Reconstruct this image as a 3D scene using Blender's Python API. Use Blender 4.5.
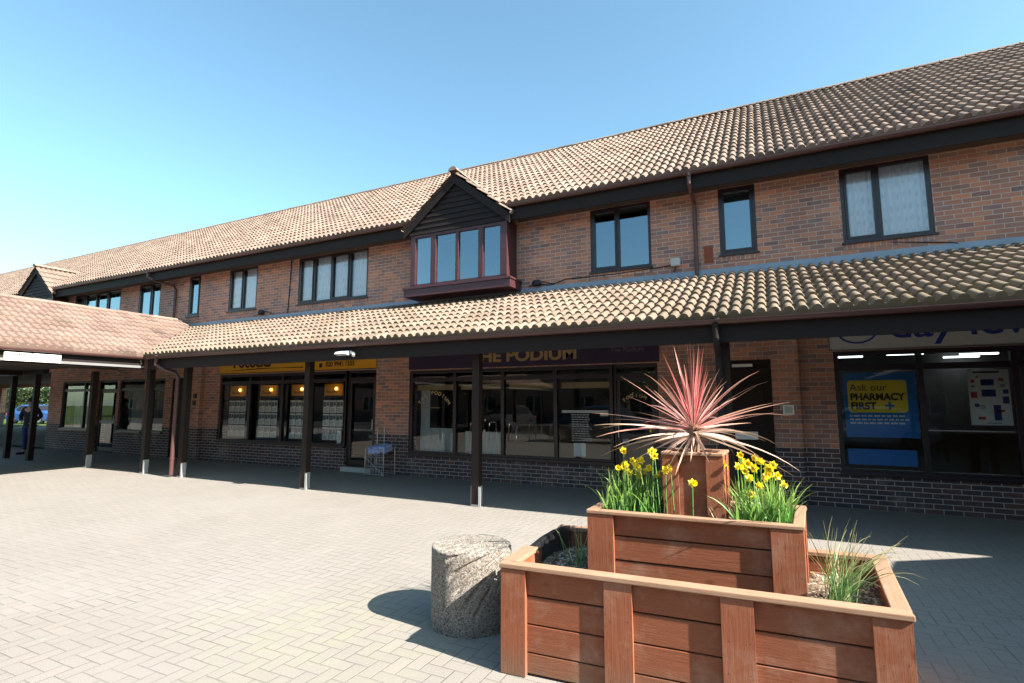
import bpy, bmesh, math, random
import numpy as np
from mathutils import Vector, Matrix
random.seed(7); rng = np.random.default_rng(7)
PI = math.pi; rad = math.radians
S = bpy.context.scene
for o in list(bpy.data.objects): bpy.data.objects.remove(o)
COL = S.collection

# ------------------------------------------------------------------ camera
FPX, HOFF, YAW = 528.0, 62.0, math.atan(261 / math.hypot(528.0, 62.0))
PITCH = math.atan(HOFF / FPX)
cam_d = bpy.data.cameras.new('camera'); cam = bpy.data.objects.new('camera', cam_d); COL.objects.link(cam)
F0 = Vector((-math.sin(YAW), math.cos(YAW), 0)); Rv = Vector((math.cos(YAW), math.sin(YAW), 0)); Zv = Vector((0, 0, 1))
Fv = F0 * math.cos(PITCH) + Zv * math.sin(PITCH); Uv = -F0 * math.sin(PITCH) + Zv * math.cos(PITCH)
M = Matrix((Rv, Uv, -Fv)).transposed().to_4x4(); M.translation = Vector((0, 0, 1.6))
cam.matrix_world = M
cam_d.sensor_width = 36; cam_d.lens = FPX / 1024 * 36; cam_d.clip_end = 2000; cam_d.clip_start = 0.05
S.camera = cam
# ------------------------------------------------------------------ light
SUN_EL, SUN_AZ = rad(39), rad(97.5)          # azimuth clockwise from +Y
W = bpy.data.worlds.new("World"); S.world = W; W.use_nodes = True
wn = W.node_tree.nodes; bg = wn['Background']
sky = wn.new('ShaderNodeTexSky'); sky.sky_type = 'NISHITA'; sky.sun_disc = False
sky.sun_elevation = SUN_EL; sky.sun_rotation = SUN_AZ; sky.air_density = 1.0; sky.dust_density = 1.0; sky.ozone_density = 0.7
tint = wn.new('ShaderNodeMix'); tint.data_type = 'RGBA'; tint.blend_type = 'MULTIPLY'; tint.inputs[0].default_value = 1; tint.inputs[7].default_value = (0.98, 1.26, 1.17, 1)
W.node_tree.links.new(sky.outputs[0], tint.inputs[6]); W.node_tree.links.new(tint.outputs[2], bg.inputs[0]); bg.inputs[1].default_value = 0.073
sd = bpy.data.lights.new('sun', 'SUN'); sd.energy = 5.0; sd.angle = rad(0.53); sd.color = (1.0, 0.94, 0.86)
sun = bpy.data.objects.new('sun', sd); COL.objects.link(sun)
sdir = Vector((math.sin(SUN_AZ) * math.cos(SUN_EL), math.cos(SUN_AZ) * math.cos(SUN_EL), math.sin(SUN_EL)))
sun.rotation_euler = sdir.to_track_quat('Z', 'Y').to_euler(); sun.location = (20, -5, 20)
vs = S.view_settings; vs.view_transform = 'Standard'; vs.look = 'None'; vs.exposure = 1.9; vs.gamma = 1; vs.use_curve_mapping = False

# ------------------------------------------------------------------ node helpers
class N:
    def __init__(s, name):
        s.m = bpy.data.materials.new(name); s.m.use_nodes = True; s.t = s.m.node_tree
        s.p = s.t.nodes['Principled BSDF']
    def n(s, typ, **kw):
        x = s.t.nodes.new(typ)
        for k, v in kw.items(): setattr(x, k, v)
        return x
    def l(s, a, b): s.t.links.new(a, b)
    def set(s, i, v):
        if hasattr(v, 'links') or isinstance(v, bpy.types.NodeSocket): s.l(v, i)
        else: i.default_value = v
    def math(s, op, a, b=None, c=None, clamp=False):
        x = s.n('ShaderNodeMath', operation=op); x.use_clamp = clamp; s.set(x.inputs[0], a)
        if b is not None: s.set(x.inputs[1], b)
        if c is not None: s.set(x.inputs[2], c)
        return x.outputs[0]
    def mix(s, f, a, b, blend='MIX'):
        x = s.n('ShaderNodeMix', data_type='RGBA', blend_type=blend)
        s.set(x.inputs[0], f)
        for i, v in ((6, a), (7, b)):
            if isinstance(v, tuple) and len(v) == 3: v = v + (1,)
            s.set(x.inputs[i], v)
        return x.outputs[2]
    def noise(s, vec, scale, detail=3, rough=.55, out=0):
        x = s.n('ShaderNodeTexNoise'); x.inputs['Scale'].default_value = scale; x.inputs['Detail'].default_value = detail
        x.inputs['Roughness'].default_value = rough
        if vec is not None: s.l(vec, x.inputs['Vector'])
        return x.outputs[out]
    def ramp(s, f, stops, interp='LINEAR'):
        x = s.n('ShaderNodeValToRGB'); x.color_ramp.interpolation = interp; e = x.color_ramp.elements
        while len(e) < len(stops): e.new(.5)
        for k, (p, c) in enumerate(stops):
            e[k].position = p; e[k].color = (c if len(c) == 4 else tuple(c) + (1,)) if isinstance(c, tuple) else (c, c, c, 1)
        s.l(f, x.inputs[0]); return x.outputs[0]
    def obj(s): return s.n('ShaderNodeTexCoord').outputs['Object']
    def pos(s): return s.n('ShaderNodeNewGeometry').outputs['Position']
    def uv(s): return s.n('ShaderNodeTexCoord').outputs['UV']
    def map(s, vec, scale=(1, 1, 1), loc=(0, 0, 0)):
        x = s.n('ShaderNodeMapping'); x.inputs['Scale'].default_value = scale; x.inputs['Location'].default_value = loc
        s.l(vec, x.inputs[0]); return x.outputs[0]
    def sep(s, v):
        x = s.n('ShaderNodeSeparateXYZ'); s.l(v, x.inputs[0]); return x.outputs
    def comb(s, a, b, c=0.0):
        x = s.n('ShaderNodeCombineXYZ'); s.set(x.inputs[0], a); s.set(x.inputs[1], b); s.set(x.inputs[2], c); return x.outputs[0]
    def white(s, v):
        x = s.n('ShaderNodeTexWhiteNoise', noise_dimensions='3D'); s.l(v, x.inputs[0]); return x.outputs[0]
    def bump(s, h, strength=.5, dist=.01):
        x = s.n('ShaderNodeBump'); x.inputs['Strength'].default_value = strength; x.inputs['Distance'].default_value = dist
        s.l(h, x.inputs['Height']); s.l(x.outputs[0], s.p.inputs['Normal'])
    def base(s, c, rough=.8, spec=.3, metal=0):
        s.set(s.p.inputs['Base Color'], c + (1,) if isinstance(c, tuple) and len(c) == 3 else c)
        s.set(s.p.inputs['Roughness'], rough); s.p.inputs['Specular IOR Level'].default_value = spec; s.p.inputs['Metallic'].default_value = metal
        return s

def plain(name, c, rough=.6, spec=.3, var=.15, scale=6, metal=0):
    k = N(name); f = k.noise(k.obj(), scale, 4)
    a = tuple(x * (1 - var) for x in c); b = tuple(min(1, x * (1 + var)) for x in c)
    k.base(k.mix(f, a, b), rough, spec, metal); return k.m

def brick_mat(name, soldier=False):
    k = N(name); g = k.n('ShaderNodeNewGeometry'); p = k.sep(g.outputs['Position']); nn = k.sep(g.outputs['True Normal'])
    ax = k.math('GREATER_THAN', k.math('ABSOLUTE', nn[0]), .5)
    u = k.math('ADD', k.math('MULTIPLY', p[0], k.math('SUBTRACT', 1.0, ax)), k.math('MULTIPLY', k.math('ADD', p[1], 0.05), ax))
    uz = k.math('GREATER_THAN', k.math('ABSOLUTE', nn[2]), .5)
    v = k.math('ADD', k.math('MULTIPLY', p[2], k.math('SUBTRACT', 1.0, uz)), k.math('MULTIPLY', p[1], uz))
    vec = k.comb(v, u) if soldier else k.comb(u, v)
    nz = k.noise(g.outputs['Position'], 14, 2, out=1)
    vm = k.n('ShaderNodeVectorMath', operation='MULTIPLY_ADD'); k.l(nz, vm.inputs[0]); vm.inputs[1].default_value = (.004, .004, 0); k.l(vec, vm.inputs[2])
    b = k.n('ShaderNodeTexBrick'); k.l(vm.outputs[0], b.inputs['Vector'])
    b.inputs['Scale'].default_value = 1; b.inputs['Brick Width'].default_value = .225; b.inputs['Row Height'].default_value = .075
    b.inputs['Mortar Size'].default_value = .0055; b.inputs['Mortar Smooth'].default_value = .15; b.inputs['Bias'].default_value = 0
    b.inputs['Color1'].default_value = (0, 0, 0, 1); b.inputs['Color2'].default_value = (1, 1, 1, 1); b.inputs['Mortar'].default_value = (.5, .5, .5, 1)
    rc = k.ramp(b.outputs['Color'], [(0, (.145, .098, .098)), (.2, (.35, .16, .10)), (.42, (.22, .132, .113)), (.6, (.44, .19, .11)), (.8, (.29, .155, .115)), (1, (.17, .122, .122))])
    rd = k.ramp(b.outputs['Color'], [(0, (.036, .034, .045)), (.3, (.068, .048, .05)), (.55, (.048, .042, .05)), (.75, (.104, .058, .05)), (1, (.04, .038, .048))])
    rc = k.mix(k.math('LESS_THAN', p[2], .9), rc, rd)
    fine = k.noise(g.outputs['Position'], 90, 4, .7); big = k.noise(g.outputs['Position'], .9, 3)
    c = k.mix(.5, rc, k.mix(fine, (.3, .3, .3), (1.0, 1.0, 1.0)), 'MULTIPLY')
    c = k.mix(1.0, c, k.mix(fine, (1.38, 1.32, 1.28), (1.95, 1.84, 1.80)), 'MULTIPLY')
    mort = k.mix(k.noise(g.outputs['Position'], 30, 3), (.42, .37, .32), (.60, .54, .47))
    c = k.mix(b.outputs['Fac'], c, mort)
    c = k.mix(k.math('MULTIPLY', k.math('SUBTRACT', big, .35, clamp=True), .9), c, (.12, .08, .07))
    c = k.mix(k.math('MULTIPLY', k.ramp(k.noise(g.outputs['Position'], 2.3, 5, .7), [(.55, 0.0), (.75, 1.0)]), .3), c, (.5, .45, .4))
    k.base(c, .88, .25)
    k.bump(k.math('ADD', k.math('MULTIPLY', k.math('SUBTRACT', 1.0, b.outputs['Fac']), 1.0), k.math('MULTIPLY', fine, .35)), .7, .006)
    return k.m

def paver_mat():
    k = N('herringbone_pavers'); P = k.pos(); p = k.sep(P); s = .1
    wob = k.noise(P, 5, 2, out=1); ws = k.sep(wob)
    X = k.math('ADD', k.math('DIVIDE', p[0], s), k.math('MULTIPLY', ws[0], .10)); Y = k.math('ADD', k.math('DIVIDE', p[1], s), k.math('MULTIPLY', ws[1], .10))
    i = k.math('FLOOR', X); j = k.math('FLOOR', Y); fx = k.math('SUBTRACT', X, i); fy = k.math('SUBTRACT', Y, j)
    kk = k.math('FLOORED_MODULO', k.math('SUBTRACT', i, j), 4.0) if False else k.math('ROUND', k.math('WRAP', k.math('ADD', k.math('SUBTRACT', i, j), .5), 4.0, 0.0))
    # robust class masks
    w = k.math('WRAP', k.math('ADD', k.math('SUBTRACT', i, j), .5), 4.0, 0.0)
    def between(a, b): return k.math('MULTIPLY', k.math('GREATER_THAN', w, a), k.math('LESS_THAN', w, b))
    m0, m1, m2, m3 = between(0, 1), between(1, 2), between(2, 3), between(3, 4)
    hor = k.math('ADD', m0, m1); ver = k.math('ADD', m2, m3)
    big = 9.0
    gx, gy = k.math('SUBTRACT', 1.0, fx), k.math('SUBTRACT', 1.0, fy)
    def gate(d, m): return k.math('ADD', d, k.math('MULTIPLY', k.math('SUBTRACT', 1.0, m), big))
    d = k.math('MINIMUM', gate(k.math('MINIMUM', fy, gy), hor), gate(k.math('MINIMUM', fx, gx), ver))
    for dd, m in ((fx, m0), (gx, m1), (fy, m3), (gy, m2)): d = k.math('MINIMUM', d, gate(dd, m))
    bi = k.math('SUBTRACT', i, m1); bj = k.math('SUBTRACT', j, m2)
    rnd = k.white(k.comb(bi, bj, 3.0)); rnd2 = k.white(k.comb(bi, bj, 8.0))
    joint = k.ramp(d, [(0.016, 1.0), (.046, 0.0)])
    fine = k.noise(P, 160, 3, .8); mid = k.noise(P, 7, 4, .65); bigN = k.noise(P, .55, 4, .6)
    c = k.mix(rnd, (.186, .167, .145), (.208, .187, .163))
    c = k.mix(k.math('MULTIPLY', k.math('GREATER_THAN', rnd2, .9), .35), c, (.27, .22, .19))
    c = k.mix(k.ramp(fine, [(.35, .15), (.7, .95)]), c, k.mix(k.math('GREATER_THAN', k.noise(P, 240, 2, .8), .5), (.13, .115, .10), (.33, .30, .265)))
    c = k.mix(k.ramp(mid, [(.35, .0), (.75, .35)]), c, (.20, .182, .16))
    c = k.mix(k.ramp(bigN, [(.4, 0.0), (.7, .35)]), c, (.26, .243, .218))
    # pale scuffs and dark spots
    sp = k.n('ShaderNodeTexVoronoi'); sp.inputs['Scale'].default_value = 2.2; k.l(P, sp.inputs['Vector'])
    c = k.mix(k.math('MULTIPLY', k.ramp(sp.outputs['Distance'], [(.02, 1.0), (.04, 0.0)]), .25), c, (.42, .40, .36))
    sp2 = k.n('ShaderNodeTexVoronoi'); sp2.inputs['Scale'].default_value = 1.3; k.l(k.map(P, loc=(3.3, 1.7, 0)), sp2.inputs['Vector'])
    c = k.mix(k.math('MULTIPLY', k.ramp(sp2.outputs['Distance'], [(.02, 1.0), (.045, 0.0)]), .3), c, (.12, .105, .09))
    # algae stain that lies beside the planter
    dx = k.math('ADD', p[0], 2.9); dy = k.math('SUBTRACT', p[1], 3.0)
    rr = k.math('SQRT', k.math('ADD', k.math('MULTIPLY', k.math('MULTIPLY', dx, dx), .6), k.math('MULTIPLY', dy, dy)))
    al = k.math('MULTIPLY', k.ramp(rr, [(.3, 1.0), (1.6, 0.0)]), k.ramp(k.noise(P, 3.0, 5, .7), [(.42, 0.0), (.62, 1.0)]))
    c = k.mix(k.math('MULTIPLY', al, .36), c, (.25, .25, .14))
    jc = k.mix(k.noise(P, 3, 3), (.045, .04, .032), (.13, .12, .095))
    c = k.mix(k.math('MULTIPLY', joint, k.ramp(k.noise(P, 1.7, 4, .7), [(.38, .1), (.62, .85)])), c, jc)
    k.base(c, .86, .3)
    h = k.math('ADD', k.math('MULTIPLY', k.math('SUBTRACT', 1.0, joint), 1.0), k.math('ADD', k.math('MULTIPLY', fine, .25), k.math('MULTIPLY', rnd, .2)))
    k.bump(h, .6, .006); return k.m

def tile_mat(name, moss=0.3, warm=0.0):
    k = N(name); u = k.uv(); s = k.sep(u); P = k.pos()
    cell = k.comb(k.math('FLOOR', s[0]), k.math('FLOOR', s[1])); r = k.white(cell)
    r2 = k.white(k.comb(k.math('FLOOR', s[0]), k.math('FLOOR', s[1]), 5.0))
    c = k.ramp(r, [(0, (.135 + warm, .096, .078)), (.3, (.20 + warm, .144, .116)), (.6, (.25 + warm, .185, .150)), (.8, (.165 + warm, .112, .088)), (.93, (.22 + warm, .153, .122)), (1, (.095 + warm, .074, .064))])
    f = k.noise(P, 45, 5, .75); m = k.noise(P, 4, 4, .7); b = k.noise(P, .5, 3)
    c = k.mix(k.math('MULTIPLY', r2, .3), c, (.22, .165, .125))
    c = k.mix(k.ramp(f, [(.42, 0.0), (.68, .5)]), c, (.15, .115, .09))
    c = k.mix(k.ramp(m, [(.5, 0.0), (.75, .45)]), c, (.18, .15, .115))
    fr = k.math('FRACT', s[1])
    edge = k.ramp(fr, [(0.0, 1.0), (.22, 0.0)])
    px = k.sep(P)
    side = k.math('MULTIPLY', k.ramp(k.math('MULTIPLY', k.math('ADD', px[0], 3.5), .125), [(0, 0.0), (.8, 1.0)]), k.ramp(k.math('SUBTRACT', px[1], 7.0), [(0, 1.0), (1.0, .45)])) if moss > .5 else 0.0
    mm = k.ramp(k.math('ADD', k.math('ADD', k.noise(P, 9, 5, .75), k.math('MULTIPLY', side, .16)), k.math('MULTIPLY', edge, .12)), [(.60 - moss * .22, 0.0), (.72 - moss * .12, 1.0)])
    mossc = k.mix(k.noise(P, 20, 2), (.07, .068, .03), (.15, .13, .055))
    c = k.mix(k.math('MULTIPLY', mm, moss), c, mossc)
    k.base(c, .9, .2); k.bump(f, .5, .006); return k.m

def moss_tile_mat():
    # the canopy roof: moss grows heavier towards its lower right-hand courses
    m = tile_mat('mossy_canopy_tiles', .35); t = m.node_tree
    return m

def wood_mat(name, c0, c1, rough=.7):
    k = N(name); u = k.uv(); g = k.n('ShaderNodeNewGeometry'); ri = g.outputs['Random Per Island']
    off = k.n('ShaderNodeVectorMath', operation='ADD'); k.l(k.map(u, (1.6, 26, 1)), off.inputs[0]); k.l(k.comb(k.math('MULTIPLY', ri, 37.0), k.math('MULTIPLY', ri, 91.0), 0.0), off.inputs[1])
    gr = k.noise(off.outputs[0], 2.2, 6, .65)
    off2 = k.n('ShaderNodeVectorMath', operation='ADD'); k.l(k.map(u, (4, 9, 1)), off2.inputs[0]); k.l(k.comb(k.math('MULTIPLY', ri, 17.0), 0.0, 0.0), off2.inputs[1])
    kn = k.n('ShaderNodeTexVoronoi'); kn.inputs['Scale'].default_value = 1.0; k.l(off2.outputs[0], kn.inputs['Vector'])
    c = k.mix(gr, c0, c1)
    c = k.mix(k.math('MULTIPLY', ri, .35), c, tuple(x * .62 for x in c0))
    c = k.mix(k.ramp(kn.outputs['Distance'], [(.05, .55), (.16, 0.0)]), c, tuple(x * .35 for x in c0))
    P = k.pos()
    c = k.mix(k.math('MULTIPLY', k.ramp(k.noise(P, 4, 5, .7), [(.5, 0.0), (.72, 1.0)]), .28), c, (.42, .30, .22))
    z = k.sep(P)[2]
    lowg = k.math('MULTIPLY', k.ramp(z, [(.02, 1.0), (.2, 0.0)]), k.noise(P, 6, 4))
    c = k.mix(k.math('MULTIPLY', lowg, .8), c, (.14, .13, .09))
    fine = k.noise(off.outputs[0], 9, 3, .7)
    c = k.mix(k.ramp(fine, [(.55, 0.0), (.75, .4)]), c, tuple(x * .45 for x in c0))
    k.base(c, rough, .25); k.bump(k.math('ADD', gr, k.math('MULTIPLY', fine, .5)), .5, .004); return k.m

def glass_mat(name, ior=1.5, tint=(.92, .95, .94), gain=1.0):
    k = N(name); t = k.t
    g = k.n('ShaderNodeBsdfGlossy'); g.inputs['Roughness'].default_value = .0; g.inputs['Color'].default_value = (.72, .88, 1, 1) if ior > 2 else (1, 1, 1, 1)
    tr = k.n('ShaderNodeBsdfTransparent'); tr.inputs[0].default_value = tint + (1,)
    fr = k.n('ShaderNodeFresnel'); fr.inputs[0].default_value = ior
    wav = k.n('ShaderNodeBump'); wav.inputs['Strength'].default_value = .04; wav.inputs['Distance'].default_value = .02
    k.l(k.noise(k.pos(), 1.5, 1), wav.inputs['Height']); k.l(wav.outputs[0], g.inputs['Normal'])
    mx = k.n('ShaderNodeMixShader'); k.l(k.math('MULTIPLY', fr.outputs[0], gain, clamp=True), mx.inputs[0]); k.l(tr.outputs[0], mx.inputs[1]); k.l(g.outputs[0], mx.inputs[2])
    k.l(mx.outputs[0], t.nodes['Material Output'].inputs[0]); return k.m

def emit(name, c, st):
    k = N(name); k.base(c, .5); k.p.inputs['Emission Color'].default_value = c + (1,); k.p.inputs['Emission Strength'].default_value = st; return k.m

def aggregate_mat():
    k = N('exposed_aggregate'); P = k.obj()
    v = k.n('ShaderNodeTexVoronoi'); v.inputs['Scale'].default_value = 105; k.l(P, v.inputs['Vector'])
    e = k.n('ShaderNodeTexVoronoi', feature='DISTANCE_TO_EDGE'); e.inputs['Scale'].default_value = 105; k.l(P, e.inputs['Vector'])
    r = k.white(v.outputs['Position'])
    c = k.ramp(r, [(0, (.07, .055, .045)), (.15, (.20, .16, .125)), (.35, (.33, .29, .24)), (.6, (.43, .39, .34)), (.85, (.25, .19, .145)), (1, (.52, .49, .44))])
    c = k.mix(k.ramp(e.outputs[0], [(.0, 1.0), (.09, 0.0)]), c, (.10, .09, .075))
    c = k.mix(k.ramp(k.noise(P, 3, 4), [(.45, 0.0), (.7, .3)]), c, (.36, .34, .29))
    k.base(c, .85, .3); k.bump(k.ramp(e.outputs[0], [(0, 0.0), (.25, 1.0)]), .8, .008); return k.m

def soil_mat():
    k = N('soil'); P = k.pos(); v = k.n('ShaderNodeTexVoronoi'); v.inputs['Scale'].default_value = 60; k.l(P, v.inputs['Vector'])
    r = k.white(v.outputs['Position'])
    c = k.ramp(r, [(0, (.06, .045, .032)), (.5, (.16, .12, .085)), (.8, (.26, .20, .14)), (.93, (.36, .31, .24)), (1, (.5, .45, .38))])
    k.base(c, .95, .2); k.bump(k.noise(P, 50, 4, .7), 1, .02); return k.m

def blade_mat(name, c0, c1, edge=None, tipc=None):
    k = N(name); u = k.sep(k.uv()); g = k.n('ShaderNodeNewGeometry'); ri = g.outputs['Random Per Island']
    c = k.mix(ri, c0, c1)
    if edge:
        d = k.math('ABSOLUTE', k.math('SUBTRACT', u[0], .5)); c = k.mix(k.ramp(d, [(.2, 0.0), (.38, 1.0)]), c, edge)
    if tipc: c = k.mix(k.ramp(k.math('ADD', u[1], k.math('MULTIPLY', ri, .3)), [(.6, 0.0), (1.1, 1.0)]), c, tipc)
    k.base(c, .42, .45)
    tl = k.n('ShaderNodeBsdfTranslucent'); k.l(c, tl.inputs[0]); ms = k.n('ShaderNodeMixShader'); ms.inputs[0].default_value = .3
    k.l(k.p.outputs[0], ms.inputs[1]); k.l(tl.outputs[0], ms.inputs[2]); k.l(ms.outputs[0], k.t.nodes['Material Output'].inputs[0]); return k.m

def lace_mat():
    k = N('net_curtain'); P = k.map(k.pos(), (1, 1, .45)); v = k.n('ShaderNodeTexVoronoi'); v.inputs['Scale'].default_value = 11; v.inputs['Randomness'].default_value = .25; k.l(P, v.inputs['Vector'])
    k.base(k.mix(k.ramp(v.outputs['Distance'], [(.25, 1.0), (.38, 0.0)]), (.88, .89, .92), (.72, .75, .80)), .9, .1)
    k.bump(k.noise(k.map(k.pos(), (1, 1, .05)), 30, 2), .5, .01); return k.m
M_ = dict(
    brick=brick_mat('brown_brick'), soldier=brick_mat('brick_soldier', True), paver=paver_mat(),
    tile=tile_mat('roof_tiles', .12), ctile=tile_mat('canopy_tiles', .51), wtile=tile_mat('wing_tiles', .1, .02),
    dark=plain('dark_stained_timber', (.022, .015, .012), .65, .2), fascia=plain('fascia_black_brown', (.018, .013, .012), .65, .18),
    gutter=plain('brown_plastic_gutter', (.075, .033, .030), .38, .45), frame=plain('dark_brown_frame', (.022, .013, .016), .35, .5),
    bay=plain('maroon_joinery', (.060, .021, .025), .4, .45), lead=plain('lead_flashing', (.25, .285, .33), .5, .4, .3, 3, .3),
    soffit=plain('brown_soffit', (.06, .042, .035), .7), white=plain('white_plastic', (.75, .74, .70), .45), galv=plain('galvanised_steel', (.55, .56, .56), .4, .5, .2, 20, .5),
    wood=wood_mat('red_cedar_boards', (.18, .055, .026), (.31, .105, .050)), cap=wood_mat('sunbleached_cap', (.25, .13, .075), (.40, .25, .165)),
    soil=soil_mat(), agg=aggregate_mat(), glassU=glass_mat('upper_window_glass', 2.2, (.6, .66, .68), 1.9), glassC=glass_mat('curtained_window_glass', 1.75, (.97, .98, .99), 1.4), glass=glass_mat('shop_glass', 1.5, (.84, .88, .86), 1.3),
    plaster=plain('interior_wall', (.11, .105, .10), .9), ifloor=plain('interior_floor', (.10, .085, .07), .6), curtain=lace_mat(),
    blind=plain('grey_blind', (.42, .44, .45), .8), black=plain('black_rubber', (.015, .015, .017), .5), paper=plain('white_paper', (.75, .75, .73), .7, .2, .04),
    yellow=plain('yellow_sign_board', (.62, .29, .012), .45, .3, .06), goldw=plain('pale_gold_lettering', (.75, .58, .28), .5), purple=plain('aubergine_sign_board', (.030, .018, .040), .45), gold=plain('gold_lettering', (.30, .19, .08), .45), ink=plain('dark_ink', (.02, .012, .01), .6),
    signgrey=plain('grey_sign_board', (.46, .45, .42), .5, .3, .05), blue=plain('poster_blue', (.02, .18, .52), .5), navy=plain('navy_ink', (.02, .04, .22), .5), pyel=plain('poster_yellow', (.80, .62, .03), .5, .3, .04),
    red=plain('red_print', (.45, .05, .05), .5), skin=plain('skin', (.45, .25, .17), .6), cloth=plain('dark_cloth', (.018, .018, .022), .9), bcloth=plain('blue_cloth', (.02, .045, .13), .8),
    tarmac=plain('tarmac', (.05, .05, .052), .9, .2, .25, 30), grass=plain('grass_ground', (.06, .09, .025), .95, .1, .3, 8), bark=plain('bark', (.09, .065, .045), .9, .1, .3, 20),
    tube=emit('tube_light', (.85, .93, 1.0), 1.5), spot=emit('display_lamp', (1.0, .62, .12), 2.0), steel=plain('bright_steel', (.5, .5, .5), .3, .5, .1, 9, .9),
    liner=plain('black_liner', (.02, .02, .022), .35, .5), rust=plain('terracotta_vent', (.24, .07, .035), .8), tan=plain('tan_timber', (.40, .29, .17), .6),
    carblue=plain('blue_grey_paint', (.03, .06, .10), .25, .6), carwhite=plain('white_paint', (.75, .76, .78), .25, .6), carblu2=plain('bright_blue_paint', (.02, .08, .26), .3, .6), redl=plain('red_lens', (.5, .02, .02), .2),
)

# ------------------------------------------------------------------ object helpers
def link(o, parent=None):
    COL.objects.link(o)
    if parent is not None: o.parent = parent
    return o
def thing(name, label, cat, loc=(0, 0, 0), group=None):
    o = bpy.data.objects.new(name, None); o.location = loc; o.empty_display_size = .2; COL.objects.link(o)
    o['label'] = label; o['category'] = cat
    if group: o['group'] = group
    return o
def tag(o, label, cat, group=None):
    o['label'] = label; o['category'] = cat
    if group: o['group'] = group
    return o
def root_of(o):
    v = Vector((0, 0, 0))
    while o is not None: v += o.location; o = o.parent
    return v
class MB:
    """mesh builder in world coordinates; build() makes ONE object relative to its parent"""
    def __init__(s): s.v = []; s.f = []; s.uv = []; s.mi = []
    def face(s, pts, uvs=None, mi=0):
        b = len(s.v); s.v += [tuple(p) for p in pts]; s.f.append(tuple(range(b, b + len(pts))))
        s.uv += list(uvs) if uvs else [(p[0] + p[1], p[2]) for p in pts]; s.mi.append(mi)
    def obox(s, o, a, b, c, mi=0, uoff=None):
        """box from corner o with edge vectors a (length), b, c; shared verts"""
        o, a, b, c = Vector(o), Vector(a), Vector(b), Vector(c)
        if a.cross(b).dot(c) < 0: b, c = c, b
        L, Wd, H = a.length, b.length, c.length; q = len(s.v); r1, r2 = (random.random() * 9, random.random() * 9) if uoff is None else uoff
        s.v += [tuple(p) for p in (o, o + a, o + a + b, o + b, o + c, o + a + c, o + a + b + c, o + b + c)]
        lc = [(0, 0, 0), (L, 0, 0), (L, Wd, 0), (0, Wd, 0), (0, 0, H), (L, 0, H), (L, Wd, H), (0, Wd, H)]
        for f in ((0, 3, 2, 1), (4, 5, 6, 7), (0, 1, 5, 4), (2, 3, 7, 6), (1, 2, 6, 5), (3, 0, 4, 7)):
            s.f.append(tuple(q + i for i in f)); s.mi.append(mi)
            for i in f: s.uv.append((lc[i][0] + r1, lc[i][1] + lc[i][2] + r2))
    def box(s, x0, x1, y0, y1, z0, z1, mi=0):
        dx, dy, dz = x1 - x0, y1 - y0, z1 - z0
        m = max(dx, dy, dz)
        if m == dz: s.obox((x0, y0, z0), (0, 0, dz), (dx, 0, 0), (0, dy, 0), mi)
        elif m == dx: s.obox((x0, y0, z0), (dx, 0, 0), (0, dy, 0), (0, 0, dz), mi)
        else: s.obox((x0, y0, z0), (0, dy, 0), (0, 0, dz), (dx, 0, 0), mi)
    def tube(s, pts, r, n=8, cap=True, mi=0):
        pts = [Vector(p) for p in pts]; rr = r if isinstance(r, (list, tuple)) else [r] * len(pts); q = len(s.v); prev = None
        for i, p in enumerate(pts):
            d = (pts[min(i + 1, len(pts) - 1)] - pts[max(i - 1, 0)]).normalized()
            if prev is None: ref = Vector((0, 0, 1)) if abs(d.z) < .9 else Vector((1, 0, 0)); x = d.cross(ref).normalized()
            else: x = (prev - d * prev.dot(d)).normalized()
            prev = x; y = d.cross(x)
            for k in range(n):
                a = 2 * PI * k / n; s.v.append(tuple(p + (x * math.cos(a) + y * math.sin(a)) * rr[i]))
        for i in range(len(pts) - 1):
            for k in range(n):
                a, b = q + i * n + k, q + i * n + (k + 1) % n
                s.f.append((a, b, b + n, a + n)); s.uv += [(k / n, i), ((k + 1) / n, i), ((k + 1) / n, i + 1), (k / n, i + 1)]; s.mi.append(mi)
        if cap:
            for base in (q, q + (len(pts) - 1) * n):
                s.f.append(tuple(base + k for k in range(n))); s.uv += [(0, 0)] * n; s.mi.append(mi)
    def lathe(s, cx, cy, prof, n=32, mi=0, sx=1, sy=1):
        q = len(s.v)
        for r, z in prof:
            for k in range(n): a = 2 * PI * k / n; s.v.append((cx + r * sx * math.cos(a), cy + r * sy * math.sin(a), z))
        for i in range(len(prof) - 1):
            for k in range(n):
                a, b = q + i * n + k, q + i * n + (k + 1) % n
                s.f.append((a, b, b + n, a + n)); s.uv += [(k / n, i), ((k + 1) / n, i), ((k + 1) / n, i + 1), (k / n, i + 1)]; s.mi.append(mi)
    def prism(s, poly, d, mi=0):
        """closed polygon (list of 3-vectors) swept by vector d"""
        poly = [Vector(p) for p in poly]; d = Vector(d); q = len(s.v); n = len(poly)
        s.v += [tuple(p) for p in poly] + [tuple(p + d) for p in poly]
        L = [0]
        for i in range(n): L.append(L[-1] + (poly[(i + 1) % n] - poly[i]).length)
        s.f.append(tuple(range(q + n - 1, q - 1, -1))); s.uv += [(poly[i].x, poly[i].z) for i in range(n - 1, -1, -1)]; s.mi.append(mi)
        s.f.append(tuple(range(q + n, q + 2 * n))); s.uv += [(p.x, p.z) for p in poly]; s.mi.append(mi)
        for i in range(n):
            j = (i + 1) % n; s.f.append((q + i, q + j, q + n + j, q + n + i)); s.mi.append(mi)
            s.uv += [(0, L[i]), (0, L[i + 1]), (d.length, L[i + 1]), (d.length, L[i])]
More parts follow.
